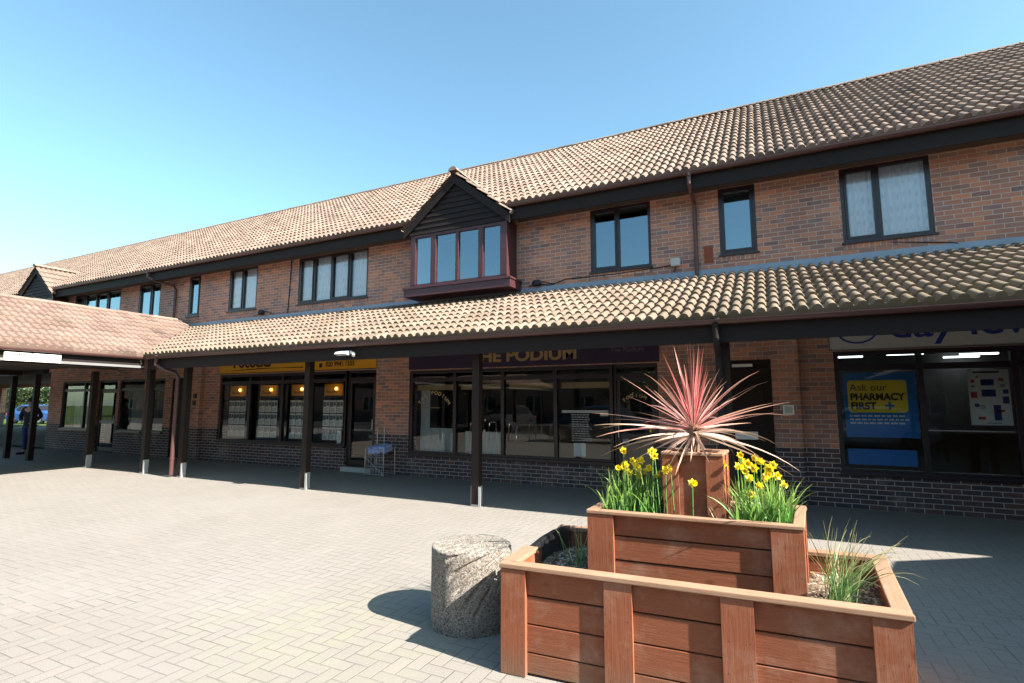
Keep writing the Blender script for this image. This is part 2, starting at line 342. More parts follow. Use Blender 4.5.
    def build(s, name, mat, parent=None, smooth=False, bevel=0, loc=None, origin=None):
        me = bpy.data.meshes.new(name); off = root_of(parent) if parent is not None else (Vector(origin) if origin else Vector((0, 0, 0)))
        me.from_pydata([(x - off.x, y - off.y, z - off.z) for x, y, z in s.v], [], s.f)
        uvl = me.uv_layers.new(name='UVMap'); uvl.data.foreach_set('uv', np.array(s.uv, dtype='f').ravel())
        for m in (mat if isinstance(mat, (list, tuple)) else [mat]): me.materials.append(m)
        me.polygons.foreach_set('material_index', s.mi)
        if smooth: me.polygons.foreach_set('use_smooth', [True] * len(s.f))
        me.update(); o = bpy.data.objects.new(name, me); link(o, parent)
        if parent is None and origin: o.location = origin
        if bevel:
            b = o.modifiers.new('bevel', 'BEVEL'); b.width = bevel; b.segments = 2; b.limit_method = 'ANGLE'
        return o
def struct(o): o['kind'] = 'structure'; return o
def lettering(name, txt, size, mat, parent, loc, rot=(PI / 2, 0, 0), align='LEFT', ext=.002, bold=0, sx=1.0, scale_y=1.0):
    cu = bpy.data.curves.new('t', 'FONT'); cu.body = txt; cu.size = size; cu.extrude = ext; cu.offset = bold; cu.align_x = align
    t = bpy.data.objects.new('t', cu); COL.objects.link(t); bpy.context.view_layer.update()
    me = bpy.data.meshes.new_from_object(t.evaluated_get(bpy.context.evaluated_depsgraph_get())); me.name = name
    bpy.data.objects.remove(t)
    me.transform(Matrix.Diagonal((sx, scale_y, 1, 1))); me.materials.clear(); me.materials.append(mat)
    o = bpy.data.objects.new(name, me); link(o, parent); off = root_of(parent); o.location = Vector(loc) - off; o.rotation_euler = rot
    return o

# ------------------------------------------------------------------ tiled roof surface
OFFS = np.array([-.075, -.054, -.048, -.034, -.013, .013, .034, .048, .054])
def tiled(name, mat, parent, O, U, V, Nn, length, width, gauge=.335, roll=.056, mask=None, thick=.034):
    """O corner at the eave, U along the eave, V up the slope, Nn outward normal"""
    O, U, V, Nn = (np.array(q, float) for q in (O, U, V, Nn))
    np_ = int(round(length / .15)); us = (np.arange(np_)[:, None] * .15 + .075 + OFFS[None, :]).ravel(); us = np.append(us, np_ * .15)
    x = np.append(np.tile(OFFS, np_), -.075); prof = roll * np.sqrt(np.clip(1 - (x / .0542) ** 2, 0, 1))
    nr = int(math.ceil(width / gauge)); verts = []; faces = []; uvs = []; base = 0; nu = len(us)
    tile_id = np.floor((us + 1e-6) / .3).astype(int)
    for r in range(nr):
        v0 = r * gauge; v1 = min((r + 1) * gauge, width)
        jit = rng.normal(0, .0035, tile_id.max() + 2)[tile_id]; jv = rng.normal(0, .004, tile_id.max() + 2)[tile_id]
        low = np.zeros(nu) - .02 if r == 0 else prof * 1.0 + .002
        rows = [(v0 + jv, low), (v0 + jv, prof + thick + jit), (np.full(nu, (v0 + v1) / 2), prof + thick * .5 + jit * .7), (np.full(nu, v1 + .01), prof + .001)]
        for vv, hh in rows:
            verts.append(O[None] + us[:, None] * U[None] + np.asarray(vv)[:, None] * V[None] + np.asarray(hh)[:, None] * Nn[None])
        idx = np.arange(nu - 1)
        if mask is not None:
            cu = (us[:-1] + us[1:]) / 2; keep = np.array([mask(c, (v0 + v1) / 2) for c in cu]); idx = idx[keep]
        for k in range(3):
            a = base + k * nu + idx; faces.append(np.stack([a, a + 1, a + 1 + nu, a + nu], 1))
            f0 = (0.01, 0.02, .5, .99)[k]; f1 = (0.01, .02, .5, .99)[k + 1]
            uu0 = us[idx] / .3; uu1 = us[idx + 1] / .3 - 1e-4
            uvs.append(np.stack([np.stack([uu0, np.full(len(idx), r + f0)], 1), np.stack([uu1, np.full(len(idx), r + f0)], 1), np.stack([uu1, np.full(len(idx), r + f1)], 1), np.stack([uu0, np.full(len(idx), r + f1)], 1)], 1))
        base += 4 * nu
    Vt = np.concatenate(verts); Fa = np.concatenate(faces); Ux = np.concatenate(uvs).reshape(-1, 2)
    if np.dot(np.cross(U, V), Nn) < 0: Fa = Fa[:, ::-1]; Ux = Ux.reshape(-1, 4, 2)[:, ::-1].reshape(-1, 2)
    off = np.array(root_of(parent)); Vt = Vt - off
    me = bpy.data.meshes.new(name); me.vertices.add(len(Vt)); me.vertices.foreach_set('co', Vt.ravel())
    me.loops.add(Fa.size); me.loops.foreach_set('vertex_index', Fa.ravel().astype('i'))
    me.polygons.add(len(Fa)); me.polygons.foreach_set('loop_start', np.arange(0, Fa.size, 4, dtype='i')); me.polygons.foreach_set('loop_total', np.full(len(Fa), 4, dtype='i'))
    me.polygons.foreach_set('use_smooth', np.ones(len(Fa), dtype=bool))
    uvl = me.uv_layers.new(name='UVMap'); uvl.data.foreach_set('uv', Ux.astype('f').ravel())
    me.update(calc_edges=True); me.validate(); me.materials.append(mat)
    try: me.set_sharp_from_angle(angle=rad(50))
    except Exception: pass
    return link(bpy.data.objects.new(name, me), parent)

def ridge_tiles(name, mat, parent, p0, p1, r=.085, seg=.45):
    p0, p1 = Vector(p0), Vector(p1); d = p1 - p0; n = max(1, int(d.length / seg)); mb = MB()
    side = d.normalized().cross(Zv).normalized()
    for i in range(n):
        a = p0 + d * (i / n); b = p0 + d * ((i + 1.04) / n); jz = random.uniform(-.004, .004)
        rings = []
        for p, rr in ((a, r * 1.06), (b, r * .98)):
            rings.append([p + side * math.cos(t) * rr + Zv * (math.sin(t) * rr * .85 + jz - .03) for t in [PI * k / 8 for k in range(9)]])
        for k in range(8): mb.face([rings[0][k], rings[0][k + 1], rings[1][k + 1], rings[1][k]], [(i + .1, 0.2)] * 4)
        mb.face(rings[0], [(i + .1, .1)] * 9)
    return mb.build(name, mat, parent, smooth=False)

def gutter(name, mat, parent, p0, p1, r=.055, out=(0, -1, 0)):
    """half-round gutter with its top rim at p.z; runs p0 -> p1, brackets every metre"""
    p0, p1 = Vector(p0), Vector(p1); d = p1 - p0; o = Vector(out); mb = MB(); n = 10
    for rr, flip in ((r, False), (r - .006, True)):
        ring = [o * math.cos(t) * rr - Zv * math.sin(t) * rr for t in [PI * k / n for k in range(n + 1)]]
        for k in range(n):
            q = [p0 + ring[k], p0 + ring[k + 1], p1 + ring[k + 1], p1 + ring[k]]
            mb.face(q[::-1] if flip else q)
    for sgn in (1, -1): mb.obox(p0 + o * sgn * (r - .004) - Vector((0, 0, .004)) - o * .005, d, o * .01, Zv * .008)
    m = int(d.length / 2.0)
    for i in range(m + 1):
        c = p0 + d * ((i + .3) / (m + .6)); ww = d.normalized() * .05
        ring = [o * math.cos(t) * (r + .004) - Zv * math.sin(t) * (r + .004) for t in [PI * k / n for k in range(n + 1)]]
        for k in range(n): mb.face([c + ring[k], c + ring[k + 1], c + ring[k + 1] + ww, c + ring[k] + ww])
        for s2 in (c, c + ww):
            mb.face([s2 + ring[k] for k in range(n + 1)] + [s2 + ring[k] * .9 for k in range(n, -1, -1)])
    return mb.build(name, mat, parent, smooth=False)

def wall_sheet(mb, x0, x1, z0, z1, yf, yb, holes):
    """vertical wall in an X-Z plane with rectangular holes (x0,x1,z0,z1) and reveals"""
    xs = sorted({x0, x1, *[h[0] for h in holes], *[h[1] for h in holes]}); zs = sorted({z0, z1, *[h[2] for h in holes], *[h[3] for h in holes]})
    xs = [x for x in xs if x0 <= x <= x1]; zs = [z for z in zs if z0 <= z <= z1]
    for a, b in zip(xs, xs[1:]):
        for c, d in zip(zs, zs[1:]):
            mx, mz = (a + b) / 2, (c + d) / 2
            if any(h[0] < mx < h[1] and h[2] < mz < h[3] for h in holes): continue
            mb.face([(a, yf, c), (b, yf, c), (b, yf, d), (a, yf, d)]); mb.face([(a, yb, d), (b, yb, d), (b, yb, c), (a, yb, c)])
    for a, b, c, d in holes:
        mb.face([(a, yf, c), (a, yf, d), (a, yb, d), (a, yb, c)]); mb.face([(b, yf, d), (b, yf, c), (b, yb, c), (b, yb, d)])
        mb.face([(a, yf, c), (a, yb, c), (b, yb, c), (b, yf, c)]); mb.face([(a, yf, d), (b, yf, d), (b, yb, d), (a, yb, d)])
    for xx in (x0, x1): mb.face([(xx, yf, z0), (xx, yb, z0), (xx, yb, z1), (xx, yf, z1)])

YW = 9.8
# ------------------------------------------------------------------ ground
mb = MB(); mb.face([(-400, -400, -.012), (400, -400, -.012), (400, 400, -.012), (-400, 400, -.012)]); struct(mb.build('terrain', M_['grass']))
mb = MB(); mb.face([(-48, -6, 0), (30, -6, 0), (30, 24, 0), (-48, 24, 0)]); struct(mb.build('paving', M_['paver']))
mb = MB(); mb.face([(-60, -22, -.006), (40, -22, -.006), (40, -6, -.006), (-60, -6, -.006)]); struct(mb.build('car_park', M_['tarmac']))

# ------------------------------------------------------------------ main building
B = thing('brick_building', 'long two storey brown brick parade with pantiled roof and gabled bay windows', 'building', (-10, YW, 0))
XL, XR = -52.0, 9.0
up = [(1.16, 2.35, 4.17, 5.42), (-.70, -.10, 4.20, 5.42), (-3.08, -1.90, 4.15, 5.42), (-11.10, -8.74, 4.18, 5.42), (-13.87, -12.70, 4.2, 5.42), (-15.71, -15.18, 4.19, 5.42), (-18.30, -17.15, 4.19, 5.42), (-22.2, -19.35, 4.19, 5.42), (-7.0, -4.78, 4.2, 5.35), (-25.0, -22.76, 4.2, 5.35)]
PH = (.90, 4.6, .53, 2.42); POD = (-7.42, -1.86, .48, 2.34); EST = (-14.02, -8.38, .0, 2.40); EW = (-14.02, -9.30, .56, 2.40)
down = [PH, (-7.42, -2.70, .48, 2.34), (-2.70, -1.86, .03, 2.34), EW, (-9.30, -8.38, .12, 2.40), (-.82, .0, .02, 2.34),
        (-22.45, -20.5, .72, 2.36), (-20.2, -19.1, .04, 2.36), (-18.95, -17.6, .72, 2.36), (-17.3, -16.55, .72, 2.36), (-16.2, -15.3, .02, 2.36), (-51.5, -23.35, -1, 2.75)]
mb = MB(); wall_sheet(mb, XL, XR, 0, 5.50, YW, YW + .3, up + [(h[0], h[1], max(h[2], 0.0), h[3]) for h in down])
# projecting piers between the shops
for x0, x1 in ((-15.05, -14.7), (.02, .40)): mb.box(x0, x1, YW - .11, YW + .002, 0, 3.2)
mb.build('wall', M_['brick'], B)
for h in up[:8]:
    mb = MB(); mb.box(h[0] - .02, h[1] + .02, YW - .012, YW + .1, h[2] - .115, h[2] - .02); mb.build('brick_sill', M_['soldier'], B)
# back wall, ends, floors and partitions
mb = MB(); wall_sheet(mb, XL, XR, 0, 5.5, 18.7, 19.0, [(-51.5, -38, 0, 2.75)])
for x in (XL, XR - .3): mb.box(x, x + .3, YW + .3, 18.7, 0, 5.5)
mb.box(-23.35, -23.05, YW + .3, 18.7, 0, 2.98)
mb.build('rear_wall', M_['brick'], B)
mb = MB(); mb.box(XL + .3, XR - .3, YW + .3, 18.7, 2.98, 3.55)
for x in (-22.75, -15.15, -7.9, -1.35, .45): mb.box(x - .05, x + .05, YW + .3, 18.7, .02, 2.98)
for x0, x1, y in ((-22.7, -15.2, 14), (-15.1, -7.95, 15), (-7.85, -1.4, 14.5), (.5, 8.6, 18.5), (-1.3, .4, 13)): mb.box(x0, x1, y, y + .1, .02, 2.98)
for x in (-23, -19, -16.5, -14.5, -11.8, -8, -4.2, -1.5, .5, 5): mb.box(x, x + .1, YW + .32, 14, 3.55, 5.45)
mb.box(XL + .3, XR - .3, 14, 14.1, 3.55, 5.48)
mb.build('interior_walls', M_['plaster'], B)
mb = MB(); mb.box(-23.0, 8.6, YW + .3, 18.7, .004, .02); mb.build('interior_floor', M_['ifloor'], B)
# roof
SL = (14.0 - 9.33, 9.07 - 5.66); sl = math.hypot(*SL); V = (0, SL[0] / sl, SL[1] / sl); Nn = (0, -SL[1] / sl, SL[0] / sl)
GX = (-5.94, -23.92)
def mask_main(u, v):
    x = XL - 1 + u; y = 9.33 + v * V[1]; z = 5.66 + v * V[2]
    for g in GX:
        hw = 1.30 - (z - 5.5) / .81
        if abs(x - g) < 1.30 - max(0, (z - 5.52) / .81) - .12: return False
    return True
tiled('roof', M_['tile'], B, (XL - 1, 9.33, 5.66), (1, 0, 0), V, Nn, XR - XL + 2, sl, mask=mask_main)
mb = MB(); mb.face([(XL - 1, 14.0, 9.07), (XR + 1, 14.0, 9.07), (XR + 1, 19.3, 5.3), (XL - 1, 19.3, 5.3)])
for x in (XL - .5, XR + .5): mb.face([(x, 9.6, 5.4), (x, 19.0, 5.4), (x, 14.0, 9.0)])
mb.build('rear_roof_slope', M_['tile'], B)
ridge_tiles('ridge_tile', M_['tile'], B, (XL - 1, 14.0, 9.12), (XR + 1, 14.0, 9.12))
segs = [(XL - 1, -25.22), (-22.62, -7.24), (-4.64, XR + 1)]
for a, b in segs:
    mb = MB(); mb.box(a, b, 9.36, 9.39, 5.33, 5.60); mb.build('fascia', M_['fascia'], B)
    mb = MB(); mb.box(a, b, 9.39, YW - .003, 5.42, 5.45); mb.build('soffit', M_['soffit'], B)
    gutter('gutter', M_['gutter'], B, (a + .02, 9.30, 5.63), (b - .02, 9.30, 5.63))
# flashing along the canopy
mb = MB(); xs = np.linspace(-15.6, 9, 17)
for a, b in zip(xs, xs[1:]):
    j = random.uniform(-.008, .008)
    mb.prism([(a, YW - .004, 3.975 + j), (a, YW - .012, 3.975 + j), (a, YW - .03, 3.83 + j), (a, YW - .17, 3.83), (a, YW - .17, 3.80), (a, YW - .004, 3.80)], (b - a + .01, 0, 0))
mb.build('lead_flashing', M_['lead'], B)

def pane(parent, x0, x1, z0, z1, y, mat, name='pane'):
    mb = MB(); mb.face([(x0, y, z0), (x1, y, z0), (x1, y, z1), (x0, y, z1)]); return mb.build(name, mat, parent)
def curtain(parent, x0, x1, z0, z1, y, mat, amp=.018, wl=.085, name='curtain'):
    n = max(8, int((x1 - x0) / .012)); mb = MB(); pr = None; ph = random.random() * 6
    for i in range(n + 1):
        x = x0 + (x1 - x0) * i / n; yy = y + amp * math.sin(2 * PI * x / wl + ph + .8 * math.sin(x * 9)); c = ((x, yy, z0), (x, yy, z1))
        if pr: mb.face([pr[0], c[0], c[1], pr[1]])
        pr = c
    return mb.build(name, mat, parent, smooth=True)
def frame_mesh(x0, x1, z0, z1, yf, depth, muls, w=.055, mw=.06, transom=None):
    mb = MB(); mb.box(x0, x1, yf, yf + depth, z1 - w, z1); mb.box(x0, x1, yf - .012, yf + depth, z0, z0 + w)
    mb.box(x0, x0 + w, yf, yf + depth, z0 + w, z1 - w); mb.box(x1 - w, x1, yf, yf + depth, z0 + w, z1 - w)
    for m in muls: mb.box(m - mw / 2, m + mw / 2, yf - .003, yf + depth, z0 + w, z1 - w)
    if transom:
        cuts = [x0 + w] + [c for m in muls for c in (m - mw / 2, m + mw / 2)] + [x1 - w]
        for a, b in zip(cuts[::2], cuts[1::2]): mb.box(a, b, yf + .004, yf + depth, transom - .045, transom + .045)
    return mb
specs = [([1.16 + 1.19 * .43], 'c'), ([], 'b'), ([-3.08 + 1.18 * .47], 'n'), ([-10.54, -9.95, -9.33], 'c'), ([-13.28], 'c'), ([], 'b'), ([-17.62], 'h'), ([-21.5, -20.85, -20.1], 'h')]
for h, (mu, kind) in zip(up[:8], specs):
    w = frame_mesh(h[0], h[1], h[2] - .0, h[3], YW + .012, .07, mu)
    cuts = [h[0] + .055] + [c for m in mu for c in (m - .03, m + .03)] + [h[1] - .055]
    # opening sashes: slim second frame round alternate lights
    for i, (a, b) in enumerate(zip(cuts[::2], cuts[1::2])):
        if i % 2 == 0:
            z0, z1 = h[2] + .055, h[3] - .055; y0, y1 = YW - .004, YW + .05; t = .038
            w.box(a, b, y0, y1, z0, z0 + t); w.box(a, b, y0, y1, z1 - t, z1); w.box(a, a + t, y0, y1, z0 + t, z1 - t); w.box(b - t, b, y0, y1, z0 + t, z1 - t)
    wo = w.build('window', M_['frame'], B, bevel=.004)
    for i, (a, b) in enumerate(zip(cuts[::2], cuts[1::2])):
        pane(wo, a, b, h[2] + .05, h[3] - .05, YW + .042, M_['glassC' if kind == 'c' else 'glassU'])
        if kind == 'c': curtain(wo, a + .0, b - .0, h[2] + .03, h[3] - .03, YW + .098, M_['curtain'], .012)
        if kind == 'b': curtain(wo, a, b, h[2] + .03, h[3] - .03, YW + .2, M_['blind'], .0005)
        if kind == 'h' and (i % 2 or i == 0): curtain(wo, a, b, h[2] + .03, h[3] - .03, YW + .16, M_['curtain'] if i < 3 and not (len(mu) == 1 and i == 1) else M_['blind'])
    sb = MB(); sb.box(h[0] - .03, h[1] + .03, YW - .045, YW + .02, h[2] - .03, h[2] - .002); sb.build('sill', M_['frame'], wo, bevel=.004)

# gabled bays
def bay(gx):
    e = bpy.data.objects.new('bay_window', None); link(e, B); e.location = Vector((gx, 9.5, 4)) - root_of(B)
    x0, x1, z0, z1, yf = gx - 1.17, gx + 1.24, 4.14, 5.33, 9.34
    mb = MB(); t = .075
    mb.box(x0, x1, yf, yf + .09, z1 - .06, z1); mb.box(x0, x1, yf, yf + .09, z0, z0 + .06)
    edges = [gx - 1.04, gx - .63, gx - .50, gx + .01, gx + .08, gx + .57, gx + .68, gx + 1.09]
    cols = [(x0, edges[0])] + [(edges[i], edges[i + 1]) for i in (1, 3, 5)] + [(edges[7], x1)]
    for a, b in cols: mb.box(a, b, yf - .004, yf + .1, z0 + .06, z1 - .06)
    mb.build('bay_frame', M_['bay'], e, bevel=.005)
    mb = MB(); mb.box(x0 + .002, x0 + .10, yf + .1, YW - .002, z0, z1); mb.build('bay_side', M_['bay'], e); mb = MB(); mb.box(x1 - .10, x1 + .0, yf + .1, YW - .002, z0, z1 + .02); mb.build('bay_side', M_['bay'], e)
    for i in (0, 2, 4, 6):
        a, b = edges[i], edges[i + 1]; s = MB(); tt = .012
        s.box(a, b, yf + .01, yf + .06, z0 + .06, z0 + .06 + tt); s.box(a, b, yf + .01, yf + .06, z1 - .06 - tt, z1 - .06); s.box(a, a + tt, yf + .01, yf + .06, z0 + .09, z1 - .09); s.box(b - tt, b, yf + .01, yf + .06, z0 + .09, z1 - .09)
        s.build('sash', M_['bay'], e)
        pane(e, a + .02, b - .02, z0 + .08, z1 - .08, yf + .035, M_['glassU'])
        if i == 0: curtain(e, a, b, z0 + .05, z1 - .05, yf + .09, M_['curtain'], .012)
    mb = MB(); mb.box(gx - 1.31, gx + 1.37, yf - .10, YW - .003, z0 - .045, z0 - .001); mb.box(gx - 1.29, gx + 1.35, yf - .08, YW - .002, 3.93, z0 - .047); mb.build('sill_board', M_['bay'], e, bevel=.004)
    # weatherboarded gable
    mb = MB(); k = .81; zb = z1 + .002; h = 6.42 - zb; n = 9
    for i in range(n):
        a0, a1 = h * i / n, h * (i + 1) / n; w0, w1 = (h - a0) / k, max(0.02, (h - a1) / k)
        y = 9.335
        mb.prism([(gx - w0, y, zb + a0), (gx + w0, y, zb + a0), (gx + w1, y, zb + a1), (gx - w1, y, zb + a1)], (0, .03, 0))
        mb.prism([(gx - w0, y - .022, zb + a0), (gx - w0, y - .001, zb + a0), (gx - w0 + .02, y - .001, zb + a1)], (2 * w0 - .02, 0, 0))
    mb.build('gable_boarding', M_['fascia'], e)
    mb = MB()
    for sg in (-1, 1):
        ap = Vector((gx, 9.27, 6.53)); ft = Vector((gx + sg * 1.33, 9.27, 6.53 - 1.33 * k)); dn = Vector((0, 0, -.20))
        mb.prism([ap, ft, ft + dn, ap + dn], (0, .03, 0))
    mb.build('bargeboard', M_['fascia'], e)
    c = math.cos(math.atan(k)); s = math.sin(math.atan(k)); Ls = 1.36 / c
    tiled('gable_roof', M_['tile'], e, (gx + 1.36, 9.22, 6.56 - 1.36 * k), (0, 1, 0), (-c, 0, s), (s, 0, c), 1.5, Ls, roll=.035)
    tiled('gable_roof', M_['tile'], e, (gx - 1.36, 9.22, 6.56 - 1.36 * k), (0, 1, 0), (c, 0, s), (-s, 0, c), 1.5, Ls, roll=.035)
    ridge_tiles('ridge_tile', M_['tile'], e, (gx, 9.18, 6.62), (gx, 10.75, 6.62), r=.10)
for g in GX: bay(g)

# downpipes
def downpipe(pts, parent, mat=M_['gutter'], r=.036):
    mb = MB(); mb.tube(pts, r, 12); 
    for i, (a, b) in enumerate(zip(pts, pts[1:])):
        a, b = Vector(a), Vector(b)
        if abs(a.z - b.z) > 1:
            n = int(abs(a.z - b.z) / .9) + 1
            for j in range(n):
                c = a + (b - a) * ((j + .5) / n); mb.tube([c + Vector((0, 0, .02)), c - Vector((0, 0, .02))], r + .007, 12)
    mb.tube([Vector(pts[0]) + Vector((0, 0, .07)), pts[0]], [.055, .05], 12)
    return mb.build('downpipe', mat, parent, smooth=False)
downpipe([(-1.12, 9.30, 5.56), (-1.12, 9.30, 5.42), (-1.11, 9.42, 5.32), (-1.10, 9.72, 5.2), (-1.10, 9.745, 5.1), (-1.10, 9.745, 3.86)], B)
downpipe([(-17.0, 9.30, 5.56), (-17.0, 9.30, 5.45), (-16.8, 9.42, 5.34), (-16.35, 9.70, 5.2), (-16.3, 9.745, 5.08), (-16.3, 9.745, 3.86)], B)
mb = MB(); mb.box(-.97, -.82, YW - .012, YW + .01, 4.09, 4.40)
for i in range(6): mb.box(-.96, -.83, YW - .018, YW - .012, 4.12 + i * .045, 4.14 + i * .045)
mb.build('air_brick', M_['rust'], B)
mb = MB(); mb.tube([(-11.38, YW - .015, 5.42), (-11.40, YW - .015, 4.7), (-11.44, YW - .015, 3.98)], .012, 6); mb.build('cable', M_['black'], B); mb = MB(); mb.tube([(-4.25, YW - .012, 4.05), (-3.95, YW - .012, 3.99), (-3.6, YW - .012, 4.08), (-2.6, YW - .012, 4.07), (-1.5, YW - .012, 4.12)], .009, 6); mb.build('cable', M_['black'], B); mb = MB()
mb.tube([(1.78, YW - .01, 4.1), (2.5, YW - .012, 4.0), (2.6, YW - .012, 3.97)], .008, 6)
mb.build('cable', M_['black'], B)

# shopfronts ------------------------------------------------------
def shop_window(x0, x1, z0, z1, muls, transom, w=.07, mw=.075, mat=M_['frame'], y=YW + .03):
    fm = frame_mesh(x0, x1, z0, z1, y, .09, muls, w, mw, transom).build('shop_window', mat, B, bevel=.004)
    cuts = [x0 + w] + [c for m in muls for c in (m - mw / 2, m + mw / 2)] + [x1 - w]
    for a, b in zip(cuts[::2], cuts[1::2]):
        if transom:
            pane(fm, a, b, z0 + w, transom - .045, y + .045, M_['glass']); pane(fm, a, b, transom + .045, z1 - w, y + .045, M_['glass'])
        else: pane(fm, a, b, z0 + w, z1 - w, y + .045, M_['glass'])
    sb = MB(); sb.box(x0 - .01, x1 + .01, YW - .05, y - .002, z0 - .03, z0 + .03); sb.build('sill', mat, fm, bevel=.004)
    return fm
def glazed_door(x0, x1, z0, z1, dz, handle_side=1, rail=None):
    y = YW + .05; mb = MB(); w = .07; kb = .13
    mb.box(x0, x1, y, y + .08, z1 - .06, z1); mb.box(x0, x0 + .05, y, y + .08, z0, z1 - .06); mb.box(x1 - .05, x1, y, y + .08, z0, z1 - .06)
    mb.box(x0 + .05, x1 - .05, y, y + .08, dz - .03, dz + .03)
    d = mb.build('door_frame', M_['frame'], B, bevel=.004)
    a, b, c, e = x0 + .055, x1 - .055, z0 + .01, dz - .035; mb = MB()
    mb.box(a, b, y + .01, y + .06, c, c + kb); mb.box(a, b, y + .01, y + .06, e - w, e); mb.box(a, a + w, y + .01, y + .06, c + kb, e - w); mb.box(b - w, b, y + .01, y + .06, c + kb, e - w)
    if rail: mb.box(a + w, b - w, y + .01, y + .06, rail - .05, rail + .05)
    dd = mb.build('door', M_['frame'], B, bevel=.004)
    pane(dd, a + w, b - w, c + kb, e - w, y + .035, M_['glass']); pane(d, x0 + .05, x1 - .05, dz + .03, z1 - .06, y + .04, M_['glass'])
    hx = (b - w / 2) if handle_side > 0 else (a + w / 2); mb = MB(); mb.tube([(hx, y + .01, .95), (hx, y - .04, .97), (hx, y - .04, 1.22), (hx, y + .01, 1.24)], .011, 8); mb.build('handle', M_['steel'], dd)
    return dd
shop_window(*PH[:2], PH[2], PH[3], [2.01, 3.10], 2.16)
shop_window(-7.42, -2.70, .48, 2.34, [-6.22, -5.05, -3.87], 2.13)
glazed_door(-2.695, -1.865, .03, 2.34, 2.13, -1, 1.0)
shop_window(-14.02, -9.30, .56, 2.40, [-12.80, -11.55, -10.5], 2.17)
glazed_door(-9.295, -8.385, .12, 2.40, 2.2, 1)
shop_window(-22.45, -20.5, .72, 2.36, [-21.1], 2.05, .06); glazed_door(-20.2, -19.1, .04, 2.36, 2.05, 1, 1.0)
shop_window(-18.95, -17.6, .72, 2.36, [], 2.05, .06); shop_window(-17.3, -16.55, .72, 2.36, [], 2.05, .06)
mb = MB(); mb.box(-9.3, -8.38, YW - .12, YW + .12, 0.003, .11); mb.build('doorstep', M_['signgrey'], B, bevel=.006)
# solid flat entrance doors
for x0, x1 in ((-.82, .0), (-16.2, -15.3)):
    mb = MB(); mb.box(x0, x1, YW + .06, YW + .14, .02, 2.34); mb.box(x0, x0 + .05, YW + .02, YW + .06, .02, 2.34); mb.box(x1 - .05, x1, YW + .02, YW + .06, .02, 2.34); mb.box(x0 + .05, x1 - .05, YW + .02, YW + .06, 2.1, 2.2)
    for z in (.25, 1.2): mb.box(x0 + .13, x1 - .13, YW + .045, YW + .06, z, z + .75)
    d = mb.build('door', M_['dark'], B, bevel=.004)
    if x0 > -2:
        mb = MB(); mb.box(x0 + .22, x1 - .25, YW + .035, YW + .045, 1.00, 1.13); mb.build('notice_plate', M_['white'], d)
        mb = MB(); mb.box(x0 + .22, x1 - .28, YW + .008, YW + .02, 2.22, 2.27); mb.build('nameplate', M_['white'], d)
# infill panels above the far left shop
mb = MB(); mb.box(-22.4, -16.5, YW + .02, YW + .06, 2.38, 2.9); 
fp = tag(mb.build('fascia_board', M_['signgrey'], None), 'plain grey fascia board over the far left shop', 'sign board')

# interiors: blinds, counters, lamps
def drape(x0, x1, z0, z1, y, mat, **k): return curtain(B, x0, x1, z0, z1, y, mat, **k)
for x0, x1 in ((-22.35, -21.2), (-20.95, -20.6), (-18.9, -17.7), (-17.2, -16.65)): drape(x0 + .1, x1, .78, 2.0, YW + .35, M_['blind'], amp=.025, wl=.12)
for (x0, x1, z1) in ((-7.3, -6.3, 1.05), (-6.1, -5.2, 1.0)): drape(x0, x1, .5, z1, YW + .3, M_['blind'], amp=.004)
for (x0, x1) in ((-7.33, -6.27), (-6.17, -5.1), (-4.98, -3.93), (-3.8, -2.8)): 
    mb = MB(); mb.box(x0, x1, YW + .2, YW + .23, 1.90, 2.02); mb.build('roller_blind', M_['tan'], B)
drape(-7.3, -7.05, .55, 1.9, YW + .32, M_['blind'], amp=.01)
LAMPS = ((1.85, 16.9), (2.34, 15.57), (3.1, 16.54), (4.65, 18.2), (4.78, 17.3))
# a shop interior for the estate agent: counter and back boards
def counter(x0, x1, y0, y1, h, label):
    t = thing('counter', label, 'counter', ((x0 + x1) / 2, y0, .02))
    mb = MB(); mb.box(x0, x1, y0, y1, .02, h - .04); mb.build('counter_front', M_['tan'], t); mb = MB(); mb.box(x0 - .03, x1 + .03, y0 - .03, y1 + .03, h - .04, h); mb.build('counter_top', M_['white'], t)
counter(-9.3, -8.3, 10.7, 11.3, .78, 'tan counter seen through the glazed door beside the property window')
counter(-13.4, -11.0, 13.0, 13.7, .78, 'tan desk at the back of the property shop')
counter(-6.6, -3.6, 13.2, 13.8, 1.05, 'long bar counter deep inside the purple fronted shop')
counter(1.2, 4.6, 14.6, 15.2, 1.0, 'pale counter at the back of the pharmacy')
for i, (x, y) in enumerate(LAMPS):
    mb = MB(); mb.box(x - .38, x + .38, y - .05, y + .05, 2.84, 2.88)
    tag(mb.build('ceiling_light', M_['tube'], None, origin=(x, y, 2.94)), 'lit white strip light on the pharmacy ceiling', 'ceiling light', 'strip lights inside the pharmacy')
mb = MB(); mb.box(-8.75, -8.5, 11.2, 11.3, 2.9, 2.95); tag(mb.build('ceiling_light', M_['tube'], None, origin=(-8.6, 11.2, 2.93)), 'small lit ceiling light inside the property shop door', 'ceiling light')

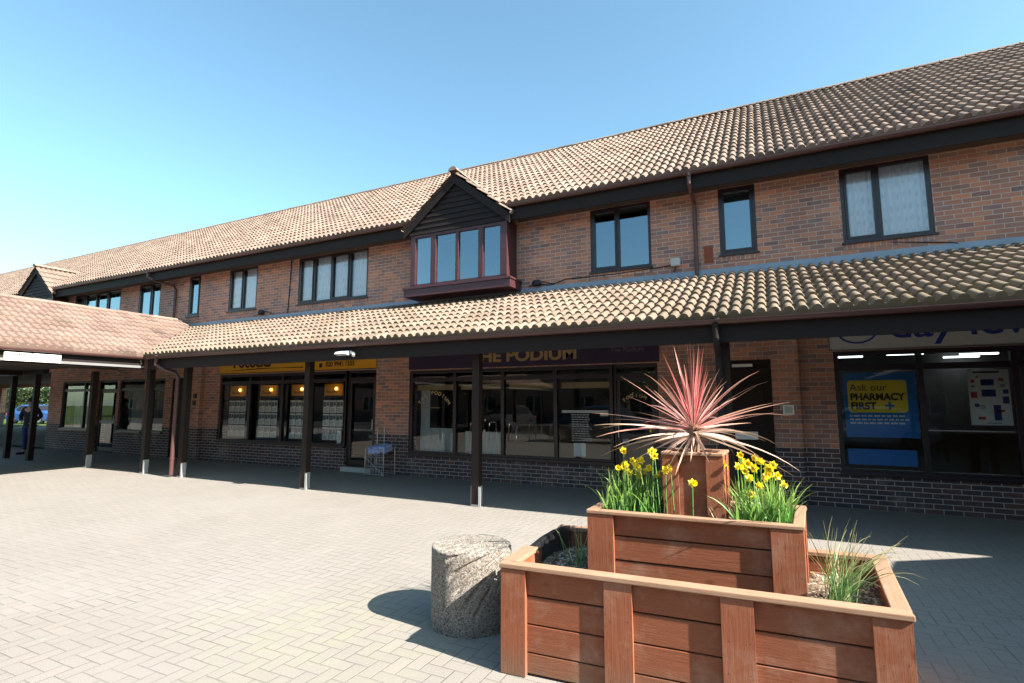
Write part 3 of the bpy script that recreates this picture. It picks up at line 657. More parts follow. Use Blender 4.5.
# ------------------------------------------------------------------ canopy along the building
C = thing('arcade_canopy', 'tiled lean-to canopy on dark timber posts along the shopfronts', 'canopy', (-5, 7.4, 0))
CL = (YW - 7.05, 3.84 - 2.67); cl = math.hypot(*CL); CV = (0, CL[0] / cl, CL[1] / cl); CN = (0, -CL[1] / cl, CL[0] / cl)
tiled('roof', M_['ctile'], C, (-15.75, 7.05, 2.67), (1, 0, 0), CV, CN, 25.8, cl, roll=.058)
tiled('roof', M_['ctile'], C, (-34.0, 7.05, 2.67), (1, 0, 0), CV, CN, 15.3, cl, roll=.058)
mb = MB(); mb.box(-12.75, 10, 7.12, 7.16, 2.37, 2.62); mb.build('fascia', M_['fascia'], C)
mb = MB(); mb.box(-34, -18.65, 7.12, 7.16, 2.37, 2.62); mb.build('fascia', M_['fascia'], C)
mb = MB(); mb.prism([(-34, 7.165, 2.62), (-34, 7.165, 2.655), (-34, YW - .01, 3.8), (-34, YW - .01, 3.77)], (44, 0, 0)); mb.build('ceiling_boards', M_['soffit'], C)
mb = MB(); mb.box(-12.9, 10, 7.36, 7.50, 2.42, 2.60); mb.box(-34, -18.0, 7.36, 7.50, 2.42, 2.60); mb.build('beam', M_['dark'], C)
gutter('gutter', M_['gutter'], C, (-12.72, 7.05, 2.645), (10, 7.05, 2.645))
gutter('gutter', M_['gutter'], C, (-34, 7.05, 2.645), (-18.8, 7.05, 2.645))
def post(parent, x, y, top=2.42, shoe=True):
    mb = MB(); mb.box(x - .065, x + .065, y - .065, y + .065, .03, top); p = mb.build('post', M_['dark'], parent, bevel=.008)
    if not shoe: return
    mb = MB()
    for s in (-1, 1): mb.box(x + s * .0665 - (.006 if s < 0 else 0), x + s * .0665 + (.006 if s > 0 else 0), y - .055, y + .055, .0, .31)
    mb.box(x - .0665, x + .0665, y - .05, y + .05, .0, .028)
    mb.box(x + .0725, x + .115, y - .075, y - .066, .0, .30)
    mb.build('post_shoe', M_['galv'], p)
for x in (3.19, -.54, -4.27, -8.0, -11.73): post(C, x, 7.43)
post(C, -15.66, 7.5)
for x in (-18.6, -19.95, -23.9, -28): post(C, x, 7.5, shoe=False)
downpipe([(-12.3, 7.05, 2.60), (-12.3, 7.05, 2.46), (-12.2, 7.12, 2.38), (-11.95, 7.27, 2.28), (-11.9, 7.31, 2.18), (-11.9, 7.31, .04)], C, r=.042)
downpipe([(-.6, 7.05, 2.60), (-.6, 7.05, 2.42), (-.6, 7.10, 2.33), (-.6, 7.29, 2.22), (-.6, 7.31, 2.1), (-.6, 7.31, .04)], C, M_['fascia'], r=.042)

# wing canopy at the left, running towards the camera
Wg = thing('wing_canopy', 'pantiled walkway canopy wing coming forward at the far left', 'canopy', (-15.7, 3, 0))
WL = (2.95, 1.36); wl_ = math.hypot(*WL); c, s = WL[0] / wl_, WL[1] / wl_
tiled('roof', M_['wtile'], Wg, (-12.78, -12.0, 2.67), (0, 1, 0), (-c, 0, s), (s, 0, c), 21.6, wl_, roll=.058)
tiled('roof', M_['wtile'], Wg, (-18.68, -12.0, 2.67), (0, 1, 0), (c, 0, s), (-s, 0, c), 21.6, wl_, roll=.058)
ridge_tiles('ridge_tile', M_['wtile'], Wg, (-15.73, -12, 4.06), (-15.73, YW - .1, 4.06))
mb = MB(); mb.box(-12.90, -12.87, -12, 7.12, 2.37, 2.60); mb.box(-18.60, -18.57, -12, 7.1, 2.37, 2.60); mb.build('fascia', M_['fascia'], Wg)
mb = MB(); mb.box(-12.867, -12.835, -12, 7.1, 2.40, 2.45); mb.build('trim_batten', plain('grey_trim', (.16, .155, .15), .7), Wg)
mb = MB(); mb.box(-18.565, -12.905, -12, 7.12, 2.50, 2.53); mb.build('ceiling_boards', M_['soffit'], Wg)
gutter('gutter', M_['gutter'], Wg, (-12.78, -12, 2.645), (-12.78, 7.02, 2.645), out=(1, 0, 0))
for y in (7.45, 3.75, 0.0, -3.7, -7.4, -11): post(Wg, -13.15, y)
for y in (3.75, 0, -3.7, -7.4, -11): post(Wg, -18.3, y)
for sgn, (y0, y1) in enumerate(((4.62, 5.02), (5.04, 5.5))):
    mb = MB(); mb.box(-12.833, -12.79, y0, y1, 2.405, 2.56); t = mb.build('hanging_board', M_['white'], None, origin=(-12.81, y0, 2.4))
    tag(t, ('white notice board with dark lettering on the far left gutter' if sgn == 0 else 'plain white board right of the lettered one on the far left gutter'), 'sign board')
    if sgn == 0:
        m2 = MB()
        for k in range(5): m2.box(-12.789, -12.786, y0 + .14 + k * .035, y0 + .16 + k * .035, 2.50, 2.545)
        m2.build('lettering', M_['ink'], t)

# right-hand canopy wing (out of frame; its shade falls beside the planter)
Rg = thing('wing_canopy', 'walkway canopy wing standing out of frame to the right of the planter', 'canopy', (7, 0, 0))
ev = [(5.2, 6.91), (4.33, 6.33), (3.95, 4.9), (3.92, 2.5), (3.92, -12)]
mb = MB()
for (a, b), (c2, d2) in zip(ev, ev[1:]): mb.prism([(a, b, 2.64), (c2, d2, 2.64), (7.2, d2, 4.05), (7.2, b, 4.05)], (0, 0, .06))
mb.prism([(10.5, 7.0, 2.64), (10.5, -12, 2.64), (7.2, -12, 4.05), (7.2, 7.0, 4.05)], (0, 0, .06)); mb.build('roof', M_['tile'], Rg)
mb = MB()
for (a, b), (c2, d2) in zip(ev, ev[1:]): mb.obox((a + .1, b, 2.37), (c2 - a, d2 - b, 0), (.03, 0, 0), (0, 0, .27))
mb.build('fascia', M_['fascia'], Rg)
for y in (4.6, 1, -2.7, -6.4, -10): post(Rg, 4.25, y); post(Rg, 10.0, y)

# ------------------------------------------------------------------ signs and posters
t = thing('shop_sign', 'yellow property shop sign with dark red lettering and phone number', 'sign', (-11.2, YW, 2.4))
mb = MB(); mb.box(-14.02, -8.38, YW - .03, YW - .003, 2.42, 2.98); mb.build('sign_panel', M_['yellow'], t)
lettering('lettering', 'Pococks', .40, M_['ink'], t, (-13.45, YW - .034, 2.585), bold=.012, sx=1.12)
mb = MB()
for i in range(24):
    f = i / 24; a = -13.5 + 2.75 * f; z = 2.505 + .02 * math.sin(f * 3.6 - .6); hh = .012 + .014 * abs(math.sin(f * PI * 1.5))
    mb.box(a, a + 2.75 / 24, YW - .034, YW - .031, z, z + hh)
mb.build('underline', M_['ink'], t)
lettering('phone_number', '020 9946 6555', .17, M_['ink'], t, (-9.98, YW - .034, 2.515), bold=.004, sx=.92)
mb = MB(); mb.box(-10.2, -10.1, YW - .034, YW - .031, 2.50, 2.60); mb.box(-14.02, -8.38, YW - .036, YW - .031, 2.42, 2.437); mb.build('phone_symbol', M_['ink'], t)
t = thing('shop_sign', 'aubergine sign board with faded gold capitals over the middle shop', 'sign', (-4.6, YW, 2.36))
mb = MB(); mb.box(-7.42, -1.82, YW - .03, YW - .003, 2.36, 2.98); mb.build('sign_panel', M_['purple'], t)
lettering('lettering', 'THE PODIUM', .34, M_['gold'], t, (-5.80, YW - .034, 2.475), bold=.012, sx=1.2)
lettering('small_lettering', 'The Podium', .13, plain('faded_mauve', (.13, .10, .15), .6), t, (-2.72, YW - .034, 2.56), sx=1)
t = thing('shop_sign', 'grey pharmacy sign board with blue lettering and blue ring', 'sign', (2.7, YW, 2.4))
mb = MB(); mb.box(.86, 4.7, YW - .03, YW - .003, 2.44, 3.0); mb.build('sign_panel', M_['signgrey'], t)
mb = MB(); mb.box(.86, 4.7, YW - .045, YW - .003, 2.425, 2.438); mb.box(.845, .858, YW - .045, YW - .003, 2.425, 3.0); mb.build('sign_edge', M_['steel'], t)
lettering('lettering', 'day lewis', .50, M_['navy'], t, (1.66, YW - .034, 2.60), bold=.006, sx=1.15)
mb = MB(); q = [(1.24 + .30 * math.cos(a), 2.80 + .27 * math.sin(a)) for a in np.linspace(0, 2 * PI, 40)]
for (a, b), (c2, d2) in zip(q, q[1:]):
    k = .90; mb.prism([(a, YW - .034, b), (c2, YW - .034, d2), (1.24 + (c2 - 1.24) * k, YW - .034, 2.8 + (d2 - 2.8) * k), (1.24 + (a - 1.24) * k, YW - .034, 2.8 + (b - 2.8) * k)], (0, .003, 0))
mb.build('ring_logo', M_['navy'], t)

# pharmacy window posters (hang just inside the glass)
yp = YW + .10
t = thing('window_poster', 'blue window poster with a yellow Ask our PHARMACY FIRST panel', 'poster', (1.5, yp, .6))
mb = MB(); mb.box(1.02, 1.96, yp + .002, yp + .006, 1.08, 2.08); mb.box(1.02, 1.90, yp + .002, yp + .006, .66, .90); mb.build('blue_panel', M_['blue'], t)
mb = MB(); n = 6; r = .05; pts = []
for cx_, cz, a0 in ((1.84 - r, 1.96 - r, 0), (1.07 + r, 1.96 - r, PI / 2), (1.07 + r, 1.46 + r, PI), (1.84 - r, 1.46 + r, 1.5 * PI)):
    for i in range(n + 1): a = a0 + PI / 2 * i / n; pts.append((cx_ + r * math.cos(a), yp - .002, cz + r * math.sin(a)))
mb.prism(pts, (0, .003, 0)); mb.build('yellow_panel', M_['pyel'], t)
lettering('lettering', 'Ask our', .15, M_['ink'], t, (1.10, yp - .006, 1.80), sx=1.0)
lettering('lettering', 'PHARMACY', .145, M_['ink'], t, (1.10, yp - .006, 1.655), bold=.006, sx=.92)
lettering('lettering', 'FIRST', .145, M_['ink'], t, (1.10, yp - .006, 1.515), bold=.006, sx=.98)
mb = MB(); mb.box(1.55, 1.67, yp - .005, yp - .003, 1.55, 1.58); mb.box(1.595, 1.625, yp - .007, yp - .005, 1.505, 1.625); mb.build('plus_symbol', M_['blue'], t)
mb = MB()
for i in range(3): 
    x = 1.08
    while x < 1.8: ww = random.uniform(.03, .09); mb.box(x, min(x + ww, 1.85), yp - .002, yp + .001, 1.395 - i * .055, 1.42 - i * .055); x += ww + .02
mb.build('small_print', M_['paper'], t)
t = thing('window_poster', 'white offers poster with scattered blue and red pictures', 'poster', (2.85, yp, 1.3))
mb = MB(); mb.box(2.575, 3.04, yp, yp + .003, 1.29, 2.09); mb.build('sheet', M_['paper'], t)
for nm, mt, rects in (('blue_print', M_['navy'], [(2.72, 1.86, .15, .09), (2.72, 1.70, .16, .10), (2.84, 1.36, .08, .22), (2.95, 1.60, .07, .10), (2.96, 1.74, .06, .06), (2.76, 1.315, .15, .01), (2.63, 1.55, .05, .05)]),
                      ('red_print', M_['red'], [(2.60, 1.68, .07, .09), (2.66, 1.37, .08, .04), (2.87, 1.48, .09, .03), (2.67, 1.97, .03, .03), (2.92, 1.92, .06, .04), (2.61, 1.9, .04, .05)]),
                      ('dark_print', M_['ink'], [(2.64, 2.04, .30, .025), (2.68, 1.56, .07, .012), (2.69, 1.53, .07, .012), (2.61, 1.84, .04, .02), (2.93, 1.86, .06, .012), (2.93, 1.84, .06, .012)])):
    mb = MB()
    for x, z, a, b in rects:
        n = 4; 
        mb.box(x, x + a, yp - .003, yp - .0006, z, z + b)
    mb.build(nm, mt, t)
# display cards of the estate agent: four hanging grids with lit yellow headers
for i, (xa, xb) in enumerate(((-13.78, -13.08), (-12.55, -11.83), (-11.37, -10.72), (-10.2, -9.52))):
    yd = YW + .15; who = ('leftmost', 'second', 'third', 'rightmost')[i]
    t = thing('display_board', f'hanging grid of white property cards under a lit yellow header, {who} of the four', 'display', ((xa + xb) / 2, yd, 1.2), 'property card displays in the yellow shop window')
    w = (xb - xa) / 3
    mb = MB(); mb.box(xa + .03, xb - .03, yd, yd + .02, 1.80, 2.09); mb.build('header', M_['yellow'], t)
    mb = MB(); mb.lathe((xa + xb) / 2 + .12, 0, [(.0001, 0)], 4) if False else None
    mb = MB(); cx_ = (xa + xb) / 2 + .1; ring = [(cx_ + .035 * math.cos(a), yd - .03, 1.97 + .035 * math.sin(a)) for a in np.linspace(0, 2 * PI, 13)[:-1]]
    mb.prism(ring, (0, .025, 0)); mb.build('lamp', M_['spot'], t)
    lettering('lettering', 'Pococks', .10, M_['ink'], t, (xa + .12, yd - .004, 1.86), sx=1.0)
    m1, m2, m3 = MB(), MB(), MB()
    for r_ in range(3):
        for c_ in range(3):
            x0, z0 = xa + c_ * w + .012, .70 + r_ * .335
            m1.box(x0, x0 + w - .02, yd, yd + .004, z0, z0 + .31)
            for (a, b, cc, d) in ((.02, .5, .15, .27), (.55, .95, .17, .27)): m2.box(x0 + a * (w - .02), x0 + b * (w - .02), yd - .002, yd - .0005, z0 + cc, z0 + d)
            for q in range(4): m3.box(x0 + .02, x0 + w - .05 - random.uniform(0, .05), yd - .002, yd - .0005, z0 + .03 + q * .025, z0 + .037 + q * .025)
    m1.build('cards', M_['paper'], t); m2.build('photographs', plain('card_photo_%d' % i, (.14, .16, .18), .5, .3, .8, 25), t); m3.build('small_print', M_['ink'], t)
    mb = MB()
    for xx in (xa + .02, xb - .02): mb.tube([(xx, yd + .012, .68), (xx, yd + .012, 2.96)], .003, 5)
    mb.build('hanging_wire', M_['steel'], t)
mb = MB(); mb.box(-9.66, -9.52, YW + .11, YW + .114, .62, .93); tag(mb.build('paper_notice', M_['paper'], None, origin=(-9.6, YW + .11, .6)), 'white paper notice low in the property window by the door', 'notice')
# arc of gold lettering and notices on the middle shop's glass
yg = YW + .07
t = thing('window_lettering', 'arched gold lettering on the left pane of the middle shop', 'lettering', (-6.7, yg, 1.6))
for i, ch in enumerate('THE PODIUM'):
    a = rad(150 - i * 13.3)
    if ch != ' ': lettering('lettering', ch, .115, M_['goldw'], t, (-6.78 + .40 * math.cos(a), yg, 1.40 + .40 * math.sin(a)), rot=(PI / 2, PI / 2 - a, 0), align='CENTER', ext=.001)
mb = MB(); mb.box(-7.15, -6.62, yg, yg + .002, 1.50, 1.512); mb.build('underline', M_['gold'], t)
t = thing('window_lettering', 'faint gold lettering on the glazed door by the brick pier', 'lettering', (-2.3, yg + .02, 1.7))
for i, ch in enumerate('PODIUM'):
    a = rad(140 - i * 17); lettering('lettering', ch, .09, M_['goldw'], t, (-2.28 + .26 * math.cos(a), YW + .082, 1.52 + .2 * math.sin(a)), rot=(PI / 2, PI / 2 - a, 0), align='CENTER', ext=.0008)
t = thing('opening_notice', 'white printed notice lines on the right pane of the middle shop', 'notice', (-3.4, yg, 1))
mb = MB(); mb.box(-3.75, -2.85, yg, yg + .001, 1.42, 1.47)
for i in range(12):
    x = -3.55
    while x < -3.2: ww = random.uniform(.03, .08); mb.box(x, x + ww, yg, yg + .001, .88 + i * .045, .895 + i * .045); x += ww + .015
mb.build('lettering', M_['blind'], t)
mb = MB(); mb.box(-3.52, -3.28, YW + .1, YW + .104, .58, .84); tag(mb.build('paper_notice', M_['paper'], None, origin=(-3.4, YW + .1, .6)), 'white paper sheet at the foot of the middle shop window', 'notice')
mb = MB(); mb.box(-2.98, -2.82, YW + .1, YW + .104, 1.36, 1.47); tag(mb.build('paper_notice', M_['paper'], None, origin=(-2.9, YW + .1, 1.4)), 'small white card high in the middle shop window by the door', 'notice')
mb = MB(); mb.box(-2.56, -2.43, YW + .1, YW + .104, .85, 1.02); tag(mb.build('paper_notice', M_['blind'], None, origin=(-2.5, YW + .1, .9)), 'pale blue card in the glazed door of the middle shop', 'notice')
mb = MB(); mb.box(.14, .30, YW - .135, YW - .112, 1.42, 1.58); mb.box(.165, .275, YW - .142, YW - .135, 1.45, 1.55, 1)
tag(mb.build('wall_plate', [M_['white'], M_['signgrey']], None, origin=(.2, YW - .12, 1.4)), 'small white square plate on the brick pier left of the pharmacy', 'wall plate')

# ------------------------------------------------------------------ small fittings
t = thing('flood_light', 'white flood light under the canopy gutter above the yellow sign', 'light', (-7.0, 7.0, 2.5))
xx = -6.77
mb = MB(); mb.prism([(xx - .12, 7.11, 2.54), (xx - .12, 6.95, 2.50), (xx - .12, 6.92, 2.46), (xx - .12, 7.02, 2.44), (xx - .12, 7.11, 2.47)], (.25, 0, 0)); mb.build('housing', M_['blind'], t, bevel=.006)
mb = MB(); mb.tube([(xx + .15, 7.05, 2.50), (xx + .22, 7.05, 2.47), (xx + .24, 7.02, 2.43)], [.02, .03, .03], 10); mb.build('sensor', M_['white'], t)
t = thing('flood_light', 'small grey flood light on the upper brick wall above the flashing', 'light', (-1.45, YW, 4.1))
mb = MB(); mb.prism([(-1.54, YW - .02, 4.20), (-1.54, YW - .14, 4.22), (-1.54, YW - .12, 4.08), (-1.54, YW - .05, 4.08)], (.16, 0, 0)); mb.build('housing', M_['blind'], t, bevel=.006)
mb = MB(); mb.tube([(-1.46, YW - .005, 4.10), (-1.46, YW - .06, 4.09)], .015, 8); mb.tube([(-1.46, YW - .02, 4.09), (-1.5, YW - .02, 3.98)], .008, 6); mb.build('bracket', M_['black'], t)
for x, z, lb in ((-4.22, 4.04, 'dark bulkhead fitting on the wall right of the gabled bay'), (-12.4, 4.06, 'dark bulkhead fitting on the wall between the left upper windows')):
    t = thing('bulkhead_light', lb, 'light', (x, YW, z)); mb = MB(); mb.lathe(x, YW - .07, [(.001, z + .07), (.07, z + .06), (.09, z), (.07, z - .05), (.001, z - .06)], 12, sx=1.2, sy=.7); mb.build('housing', M_['black'], t, smooth=True)
    mb = MB(); mb.tube([(x - .2, YW - .01, z - .04), (x - .08, YW - .02, z + .02), (x, YW - .05, z), (x + .12, YW - .02, z + .04), (x + .35, YW - .01, z - .03)], .009, 6); mb.build('bracket', M_['black'], t)
t = thing('wall_box', 'small dark box on the brick pier left of the yellow sign', 'wall box', (-14.9, YW - .11, 1.6))
mb = MB(); mb.box(-14.93, -14.83, YW - .16, YW - .112, 1.75, 1.88); mb.box(-14.96, -14.86, YW - .15, YW - .112, 1.55, 1.68); mb.build('casing', M_['black'], t, bevel=.005)

# newspaper rack
t = thing('paper_rack', 'white wire stand with folded blue papers leaning by the brick pier', 'rack', (-8.1, 9.4, 0))
mb = MB(); r = .0085; x0, x1 = -8.22, -7.68; y0, y1 = 9.30, 9.68
for y in (y0, y1):
    mb.tube([(x0, y, .01), (x0 + .02, y, .5), (x0 + .03, y, 1.08 if y == y1 else .62)], r, 6); mb.tube([(x1, y, .01), (x1 - .01, y, .62)], r, 6)
mb.tube([(x0 + .03, y1, 1.08), (x0 + .22, y1, 1.08), (x0 + .22, y1, .5)], r, 6)
for z in (.05, .22, .42, .60):
    mb.tube([(x0, y0, z), (x1, y0, z), (x1, y1, z), (x0, y1, z), (x0, y0, z)], r * .8, 6)
for i in range(7):
    x = x0 + .04 + i * .075; mb.tube([(x, y0, .05), (x + random.uniform(-.03, .03), y0 + .02, .60)], r * .55, 5); mb.tube([(x, y0, .22), (x, y1, .22)], r * .55, 5); mb.tube([(x, y0, .42), (x, y1, .42)], r * .55, 5)
mb.tube([(x0, y0, .05), (x1, y0, .42)], r * .7, 6); mb.tube([(x0, y0, .42), (x1, y0, .05)], r * .7, 6)
mb.build('wire_frame', M_['steel'], t)
for i in range(3):
    mb = MB(); a = -8.16 + i * .15; mb.obox((a, 9.33, .50 + .02 * i), (.17, .02, -.03), (0, .26, .05), (0, -.03, .13)); o = mb.build('folded_paper', plain('blue_paper_%d' % i, (.35, .46, .78), .7, .2, .15, 20), None, bevel=.01, origin=(a, 9.4, .5))
    tag(o, 'pale blue folded paper in the wire stand, ' + ('left', 'middle', 'right')[i] + ' of three', 'papers', 'folded papers in the wire stand')

# ------------------------------------------------------------------ planter
P = thing('timber_planter', 'three tier reddish timber planter with daffodils and a spiky pink plant', 'planter', (-.5, 3.6, 0))
def tier(name, cor, z0, z1, seams, battens, capw=.10, capt=.034, nb=.033, bt=.03, cap_sides=(0, 1, 2, 3), overhang=.010, bw=.125):
    cor = [Vector((x, y, 0)) for x, y in cor]; ctr = sum(cor, Vector()) / 4
    e = bpy.data.objects.new(name, None); link(e, P); e.location = Vector((ctr.x, ctr.y, z0)) - root_of(P)
    bm_, cp_ = MB(), MB()
    for sd in range(4):
        a, b = cor[sd], cor[(sd + 1) % 4]; d = (b - a).normalized(); L = (b - a).length; n = Vector((d.y, -d.x, 0))
        if n.dot(ctr - a) > 0: n = -n
        zs = [z0 + .01] + seams + [z1]
        for q0, q1 in zip(zs, zs[1:]):
            j = random.uniform(-.004, .004); g = .0035; o = a + d * (.035) - n * (nb + bt) + n * j
            bm_.obox(o + Zv * (q0 + g), d * (L - .07), n * bt, Zv * (q1 - q0 - 2 * g))
        bs = battens if sd % 2 == 0 else [0, 1]
        for f in bs:
            if f == 0: o = a.copy(); ww = bw
            elif f == 1: o = b - d * bw; ww = bw
            else: ww = bw; o = a + d * (f * L - ww / 2)
            if sd % 2 == 1: o = o + d * (.034 if f == 0 else -.034) ; 
            j = random.uniform(-.003, .003); bt_ = MB(); bt_.obox(o - n * nb + Zv * (z0 + .004), Zv * (z1 - z0 - .006), d * ww, n * (nb + j))
            for kz in range(1, int((z1 - z0) / .155) + 1):
                for fx in (.18, .82):
                    c0 = o + d * (ww * fx + random.uniform(-.006, .006)) + Zv * (z0 + (kz - .45) * .155 + random.uniform(-.012, .012)) + n * (j - .001); bt_.obox(c0, d * .0045, Zv * .0045, n * .0016, mi=1)
            bt_.build('batten', [M_['wood'], M_['black']], e, bevel=.004)
        if sd in cap_sides:
            ex = overhang; o = a - d * (ex if sd % 2 == 0 else -capw + ex + .003) - n * (capw - ex)
            LL = L + 2 * ex if sd % 2 == 0 else L - 2 * (capw - ex) - .006
            cp_.obox(o + Zv * z1, d * LL, n * capw, Zv * (capt + random.uniform(-.002, .002)))
    bm_.build('boards', M_['wood'], e, bevel=.004); cp_.build('cap_rail', M_['cap'], e, bevel=.005)
    return e
low = [(-1.545, 2.995), (.525, 3.105), (.585, 4.20), (-1.575, 4.12)]
tier('lower_tier', low, 0.0, .605, [.13, .29, .45], [0, .343, .64, 1], cap_sides=(0, 1, 2), bw=.158, capw=.085, capt=.028)
upc = [(-1.10, 3.33), (.115, 3.40), (.155, 4.08), (-1.10, 4.02)]
tier('upper_tier', upc, .42, .905, [.475, .63, .775], [0, 1], capw=.06, capt=.022, overhang=.006, bw=.165)
tier('centre_box', [(-.665, 3.56), (-.30, 3.58), (-.29, 3.93), (-.66, 3.92)], .84, 1.27, [], [0, 1], capw=.045, capt=.02, overhang=.005, bw=.10, nb=.025, bt=.02)
# left side: bare top edge with black liner
mb = MB(); mb.obox((-1.565, 3.05, .607), (-.012, .36, 0), (.10, 0, 0), (0, 0, .03)); mb.build('cap_rail', M_['cap'], P, bevel=.004)
mb = MB(); pp = [(-1.545, 3.42, .635), (-1.54, 3.6, .655), (-1.55, 3.85, .65), (-1.53, 4.06, .64)]
for a, b in zip(pp, pp[1:]): a, b = Vector(a), Vector(b); mb.obox(a, b - a, (.05, 0, .01), (0, 0, -.2))
mb.obox((-1.5, 3.10, .60), (2.0, .1, 0), (0, .006, 0), (0, 0, -.12)); mb.build('liner', M_['liner'], P, bevel=.004)
def soil(cor, z, amp, name='soil'):
    mb = MB(); n = 40; a, b, c_, d_ = [Vector((x, y, 0)) for x, y in cor]; g = {}
    for i in range(n + 1):
        for j in range(n + 1):
            u, v = i / n, j / n; p = a * (1 - u) * (1 - v) + b * u * (1 - v) + c_ * u * v + d_ * (1 - u) * v
            g[i, j] = (p.x, p.y, z + amp * (random.random() - .5) + amp * math.sin(p.x * 7) * math.sin(p.y * 9))
    for i in range(n):
        for j in range(n): mb.face([g[i, j], g[i + 1, j], g[i + 1, j + 1], g[i, j + 1]])
    o = mb.build(name, M_['soil'], None); o['kind'] = 'stuff'; tag(o, {'soil': 'dark gritty soil filling the lower planter tier'}.get(name, 'soil in the ' + name.replace('_soil', '') + ' planter tier'), 'soil'); return o
soil([(-1.50, 3.05), (.48, 3.15), (.54, 4.15), (-1.52, 4.07)], .50, .02)
soil([(-1.05, 3.39), (.06, 3.45), (.10, 4.03), (-1.05, 3.97)], .87, .02, 'upper_soil')
soil([(-.63, 3.6), (-.33, 3.61), (-.32, 3.9), (-.63, 3.89)], 1.25, .01, 'centre_soil')

# ------------------------------------------------------------------ plants
def blade(mb, base, dirv, length, width, droop, nseg=7, twist=0, fold=.25, curve=1.0):
    """a tapered, folded leaf that starts along dirv and sags under its weight"""
    p = Vector(base); d = Vector(dirv).normalized(); step = length / nseg; pts = [p.copy()]; ds = [d.copy()]
    for i in range(nseg):
        d = (d + Vector((0, 0, -droop * ((i + 1) / nseg) ** curve / nseg * 3))).normalized(); p = p + d * step; pts.append(p.copy()); ds.append(d.copy())
    q = len(mb.v)
    for i, (p, d) in enumerate(zip(pts, ds)):
        t = i / nseg; side = d.cross(Zv)
        if side.length < .05: side = d.cross(Vector((math.cos(twist), math.sin(twist), 0)))
        side.normalize(); up_ = side.cross(d); side = side * math.cos(twist) + up_ * math.sin(twist); up2 = side.cross(d)
        w = width * (min(1, .55 + t * 1.8) if t < .25 else 1) * (1 - max(0, (t - .3) / .7) ** 1.6) * .5 + .0004
        mb.v += [tuple(p - side * w + up2 * w * fold), tuple(p), tuple(p + side * w + up2 * w * fold)]
    for i in range(nseg):
        for k in (0, 1):
            a = q + i * 3 + k; mb.f.append((a, a + 1, a + 4, a + 3)); mb.mi.append(0)
            mb.uv += [(k / 2, i / nseg), ((k + 1) / 2, i / nseg), ((k + 1) / 2, (i + 1) / nseg), (k / 2, (i + 1) / nseg)]
CP = Vector((-.485, 3.74, 1.43))
K = thing('cordyline_plant', 'spiky pink and cream cordyline growing from the top planter box', 'plant', (-.485, 3.74, 1.25))
mb = MB(); mb.tube([(-.485, 3.74, 1.24), (-.48, 3.74, 1.34), (-.485, 3.74, 1.46)], [.035, .03, .03], 10)
for i in range(26):
    a = random.random() * 6.28; z = random.uniform(1.3, 1.42); d = Vector((math.cos(a), math.sin(a), random.uniform(.2, .9))); blade(mb, Vector((-.485, 3.74, z)), d, random.uniform(.05, .09), .03, .2, 3)
mb.build('trunk', plain('cordyline_trunk', (.20, .12, .07), .9), K)
m_pink = blade_mat('cordyline_pink', (.27, .035, .04), (.42, .07, .075), (.80, .28, .26), (.34, .11, .08))
m_mid = blade_mat('cordyline_mid', (.34, .075, .07), (.52, .18, .15), (.86, .52, .44), (.5, .27, .18))
m_old = blade_mat('cordyline_cream', (.42, .20, .15), (.70, .50, .37), (.84, .68, .56), (.42, .27, .16))
mb = MB()
for i in range(20):
    el = rad(random.uniform(48, 88)); a = i * 2.39996; d = Vector((math.cos(a) * math.cos(el), math.sin(a) * math.cos(el), math.sin(el)))
    blade(mb, CP + d * .02 + Vector((0, 0, .02)), d, random.uniform(.34, .62), random.uniform(.014, .023), random.choice((0, .04, .08, .3)), 7, random.uniform(-.5, .5))
mb.build('young_leaves', m_pink, K, smooth=True)
mb = MB()
for i in range(34):
    el = rad(random.uniform(2, 50)); a = i * 2.39996 + .5; d = Vector((math.cos(a) * math.cos(el), math.sin(a) * math.cos(el), math.sin(el)))
    blade(mb, CP + d * .02, d, random.uniform(.42, .68), random.uniform(.013, .022), random.choice((.03, .1, .2, .3)), 8, random.uniform(-.7, .7))
mb.build('middle_leaves', m_mid, K, smooth=True)
mb = MB()
for i in range(34):
    el = rad(random.uniform(-24, 16)); a = i * 2.39996 + 1.1; d = Vector((math.cos(a) * math.cos(el), math.sin(a) * math.cos(el), math.sin(el)))
    blade(mb, CP - Vector((0, 0, .03)) + d * .02, d, random.uniform(.30, .66), random.uniform(.010, .019), random.uniform(.02, .42), 8, random.uniform(-1, 1))
mb.build('old_leaves', m_old, K, smooth=True)

m_green = blade_mat('daffodil_leaf', (.06, .17, .035), (.13, .30, .05), None, (.25, .36, .08))
m_straw = blade_mat('dry_stem', (.40, .32, .18), (.55, .46, .28))
def leaf_clump(name, label, x0, x1, y0, y1, z, n, hmin, hmax, mat=m_green, width=.011, lean=.35, droop=.35):
    mb = MB()
    for i in range(n):
        a = random.random() * 6.28; l = random.uniform(0, lean); d = Vector((math.cos(a) * l, math.sin(a) * l, 1))
        blade(mb, (random.uniform(x0, x1), random.uniform(y0, y1), z), d, random.uniform(hmin, hmax), width * random.uniform(.6, 1.2), random.uniform(0, droop), 6, random.uniform(-1.5, 1.5))
    o = mb.build(name, mat, None, smooth=True); o['kind'] = 'stuff'; tag(o, label, 'foliage'); return o
leaf_clump('daffodil_leaves', 'green daffodil leaves left of the top box', -1.04, -.70, 3.42, 3.95, .87, 300, .13, .32, lean=.6, droop=.6)
leaf_clump('daffodil_leaves', 'green daffodil leaves right of the top box', -.24, .06, 3.42, 3.98, .87, 300, .13, .32, lean=.6, droop=.6)
leaf_clump('dry_stems', 'thin straw coloured dead stems among the daffodils', -1.02, .04, 3.42, 3.95, .87, 40, .1, .2, m_straw, .005, .6, .6)
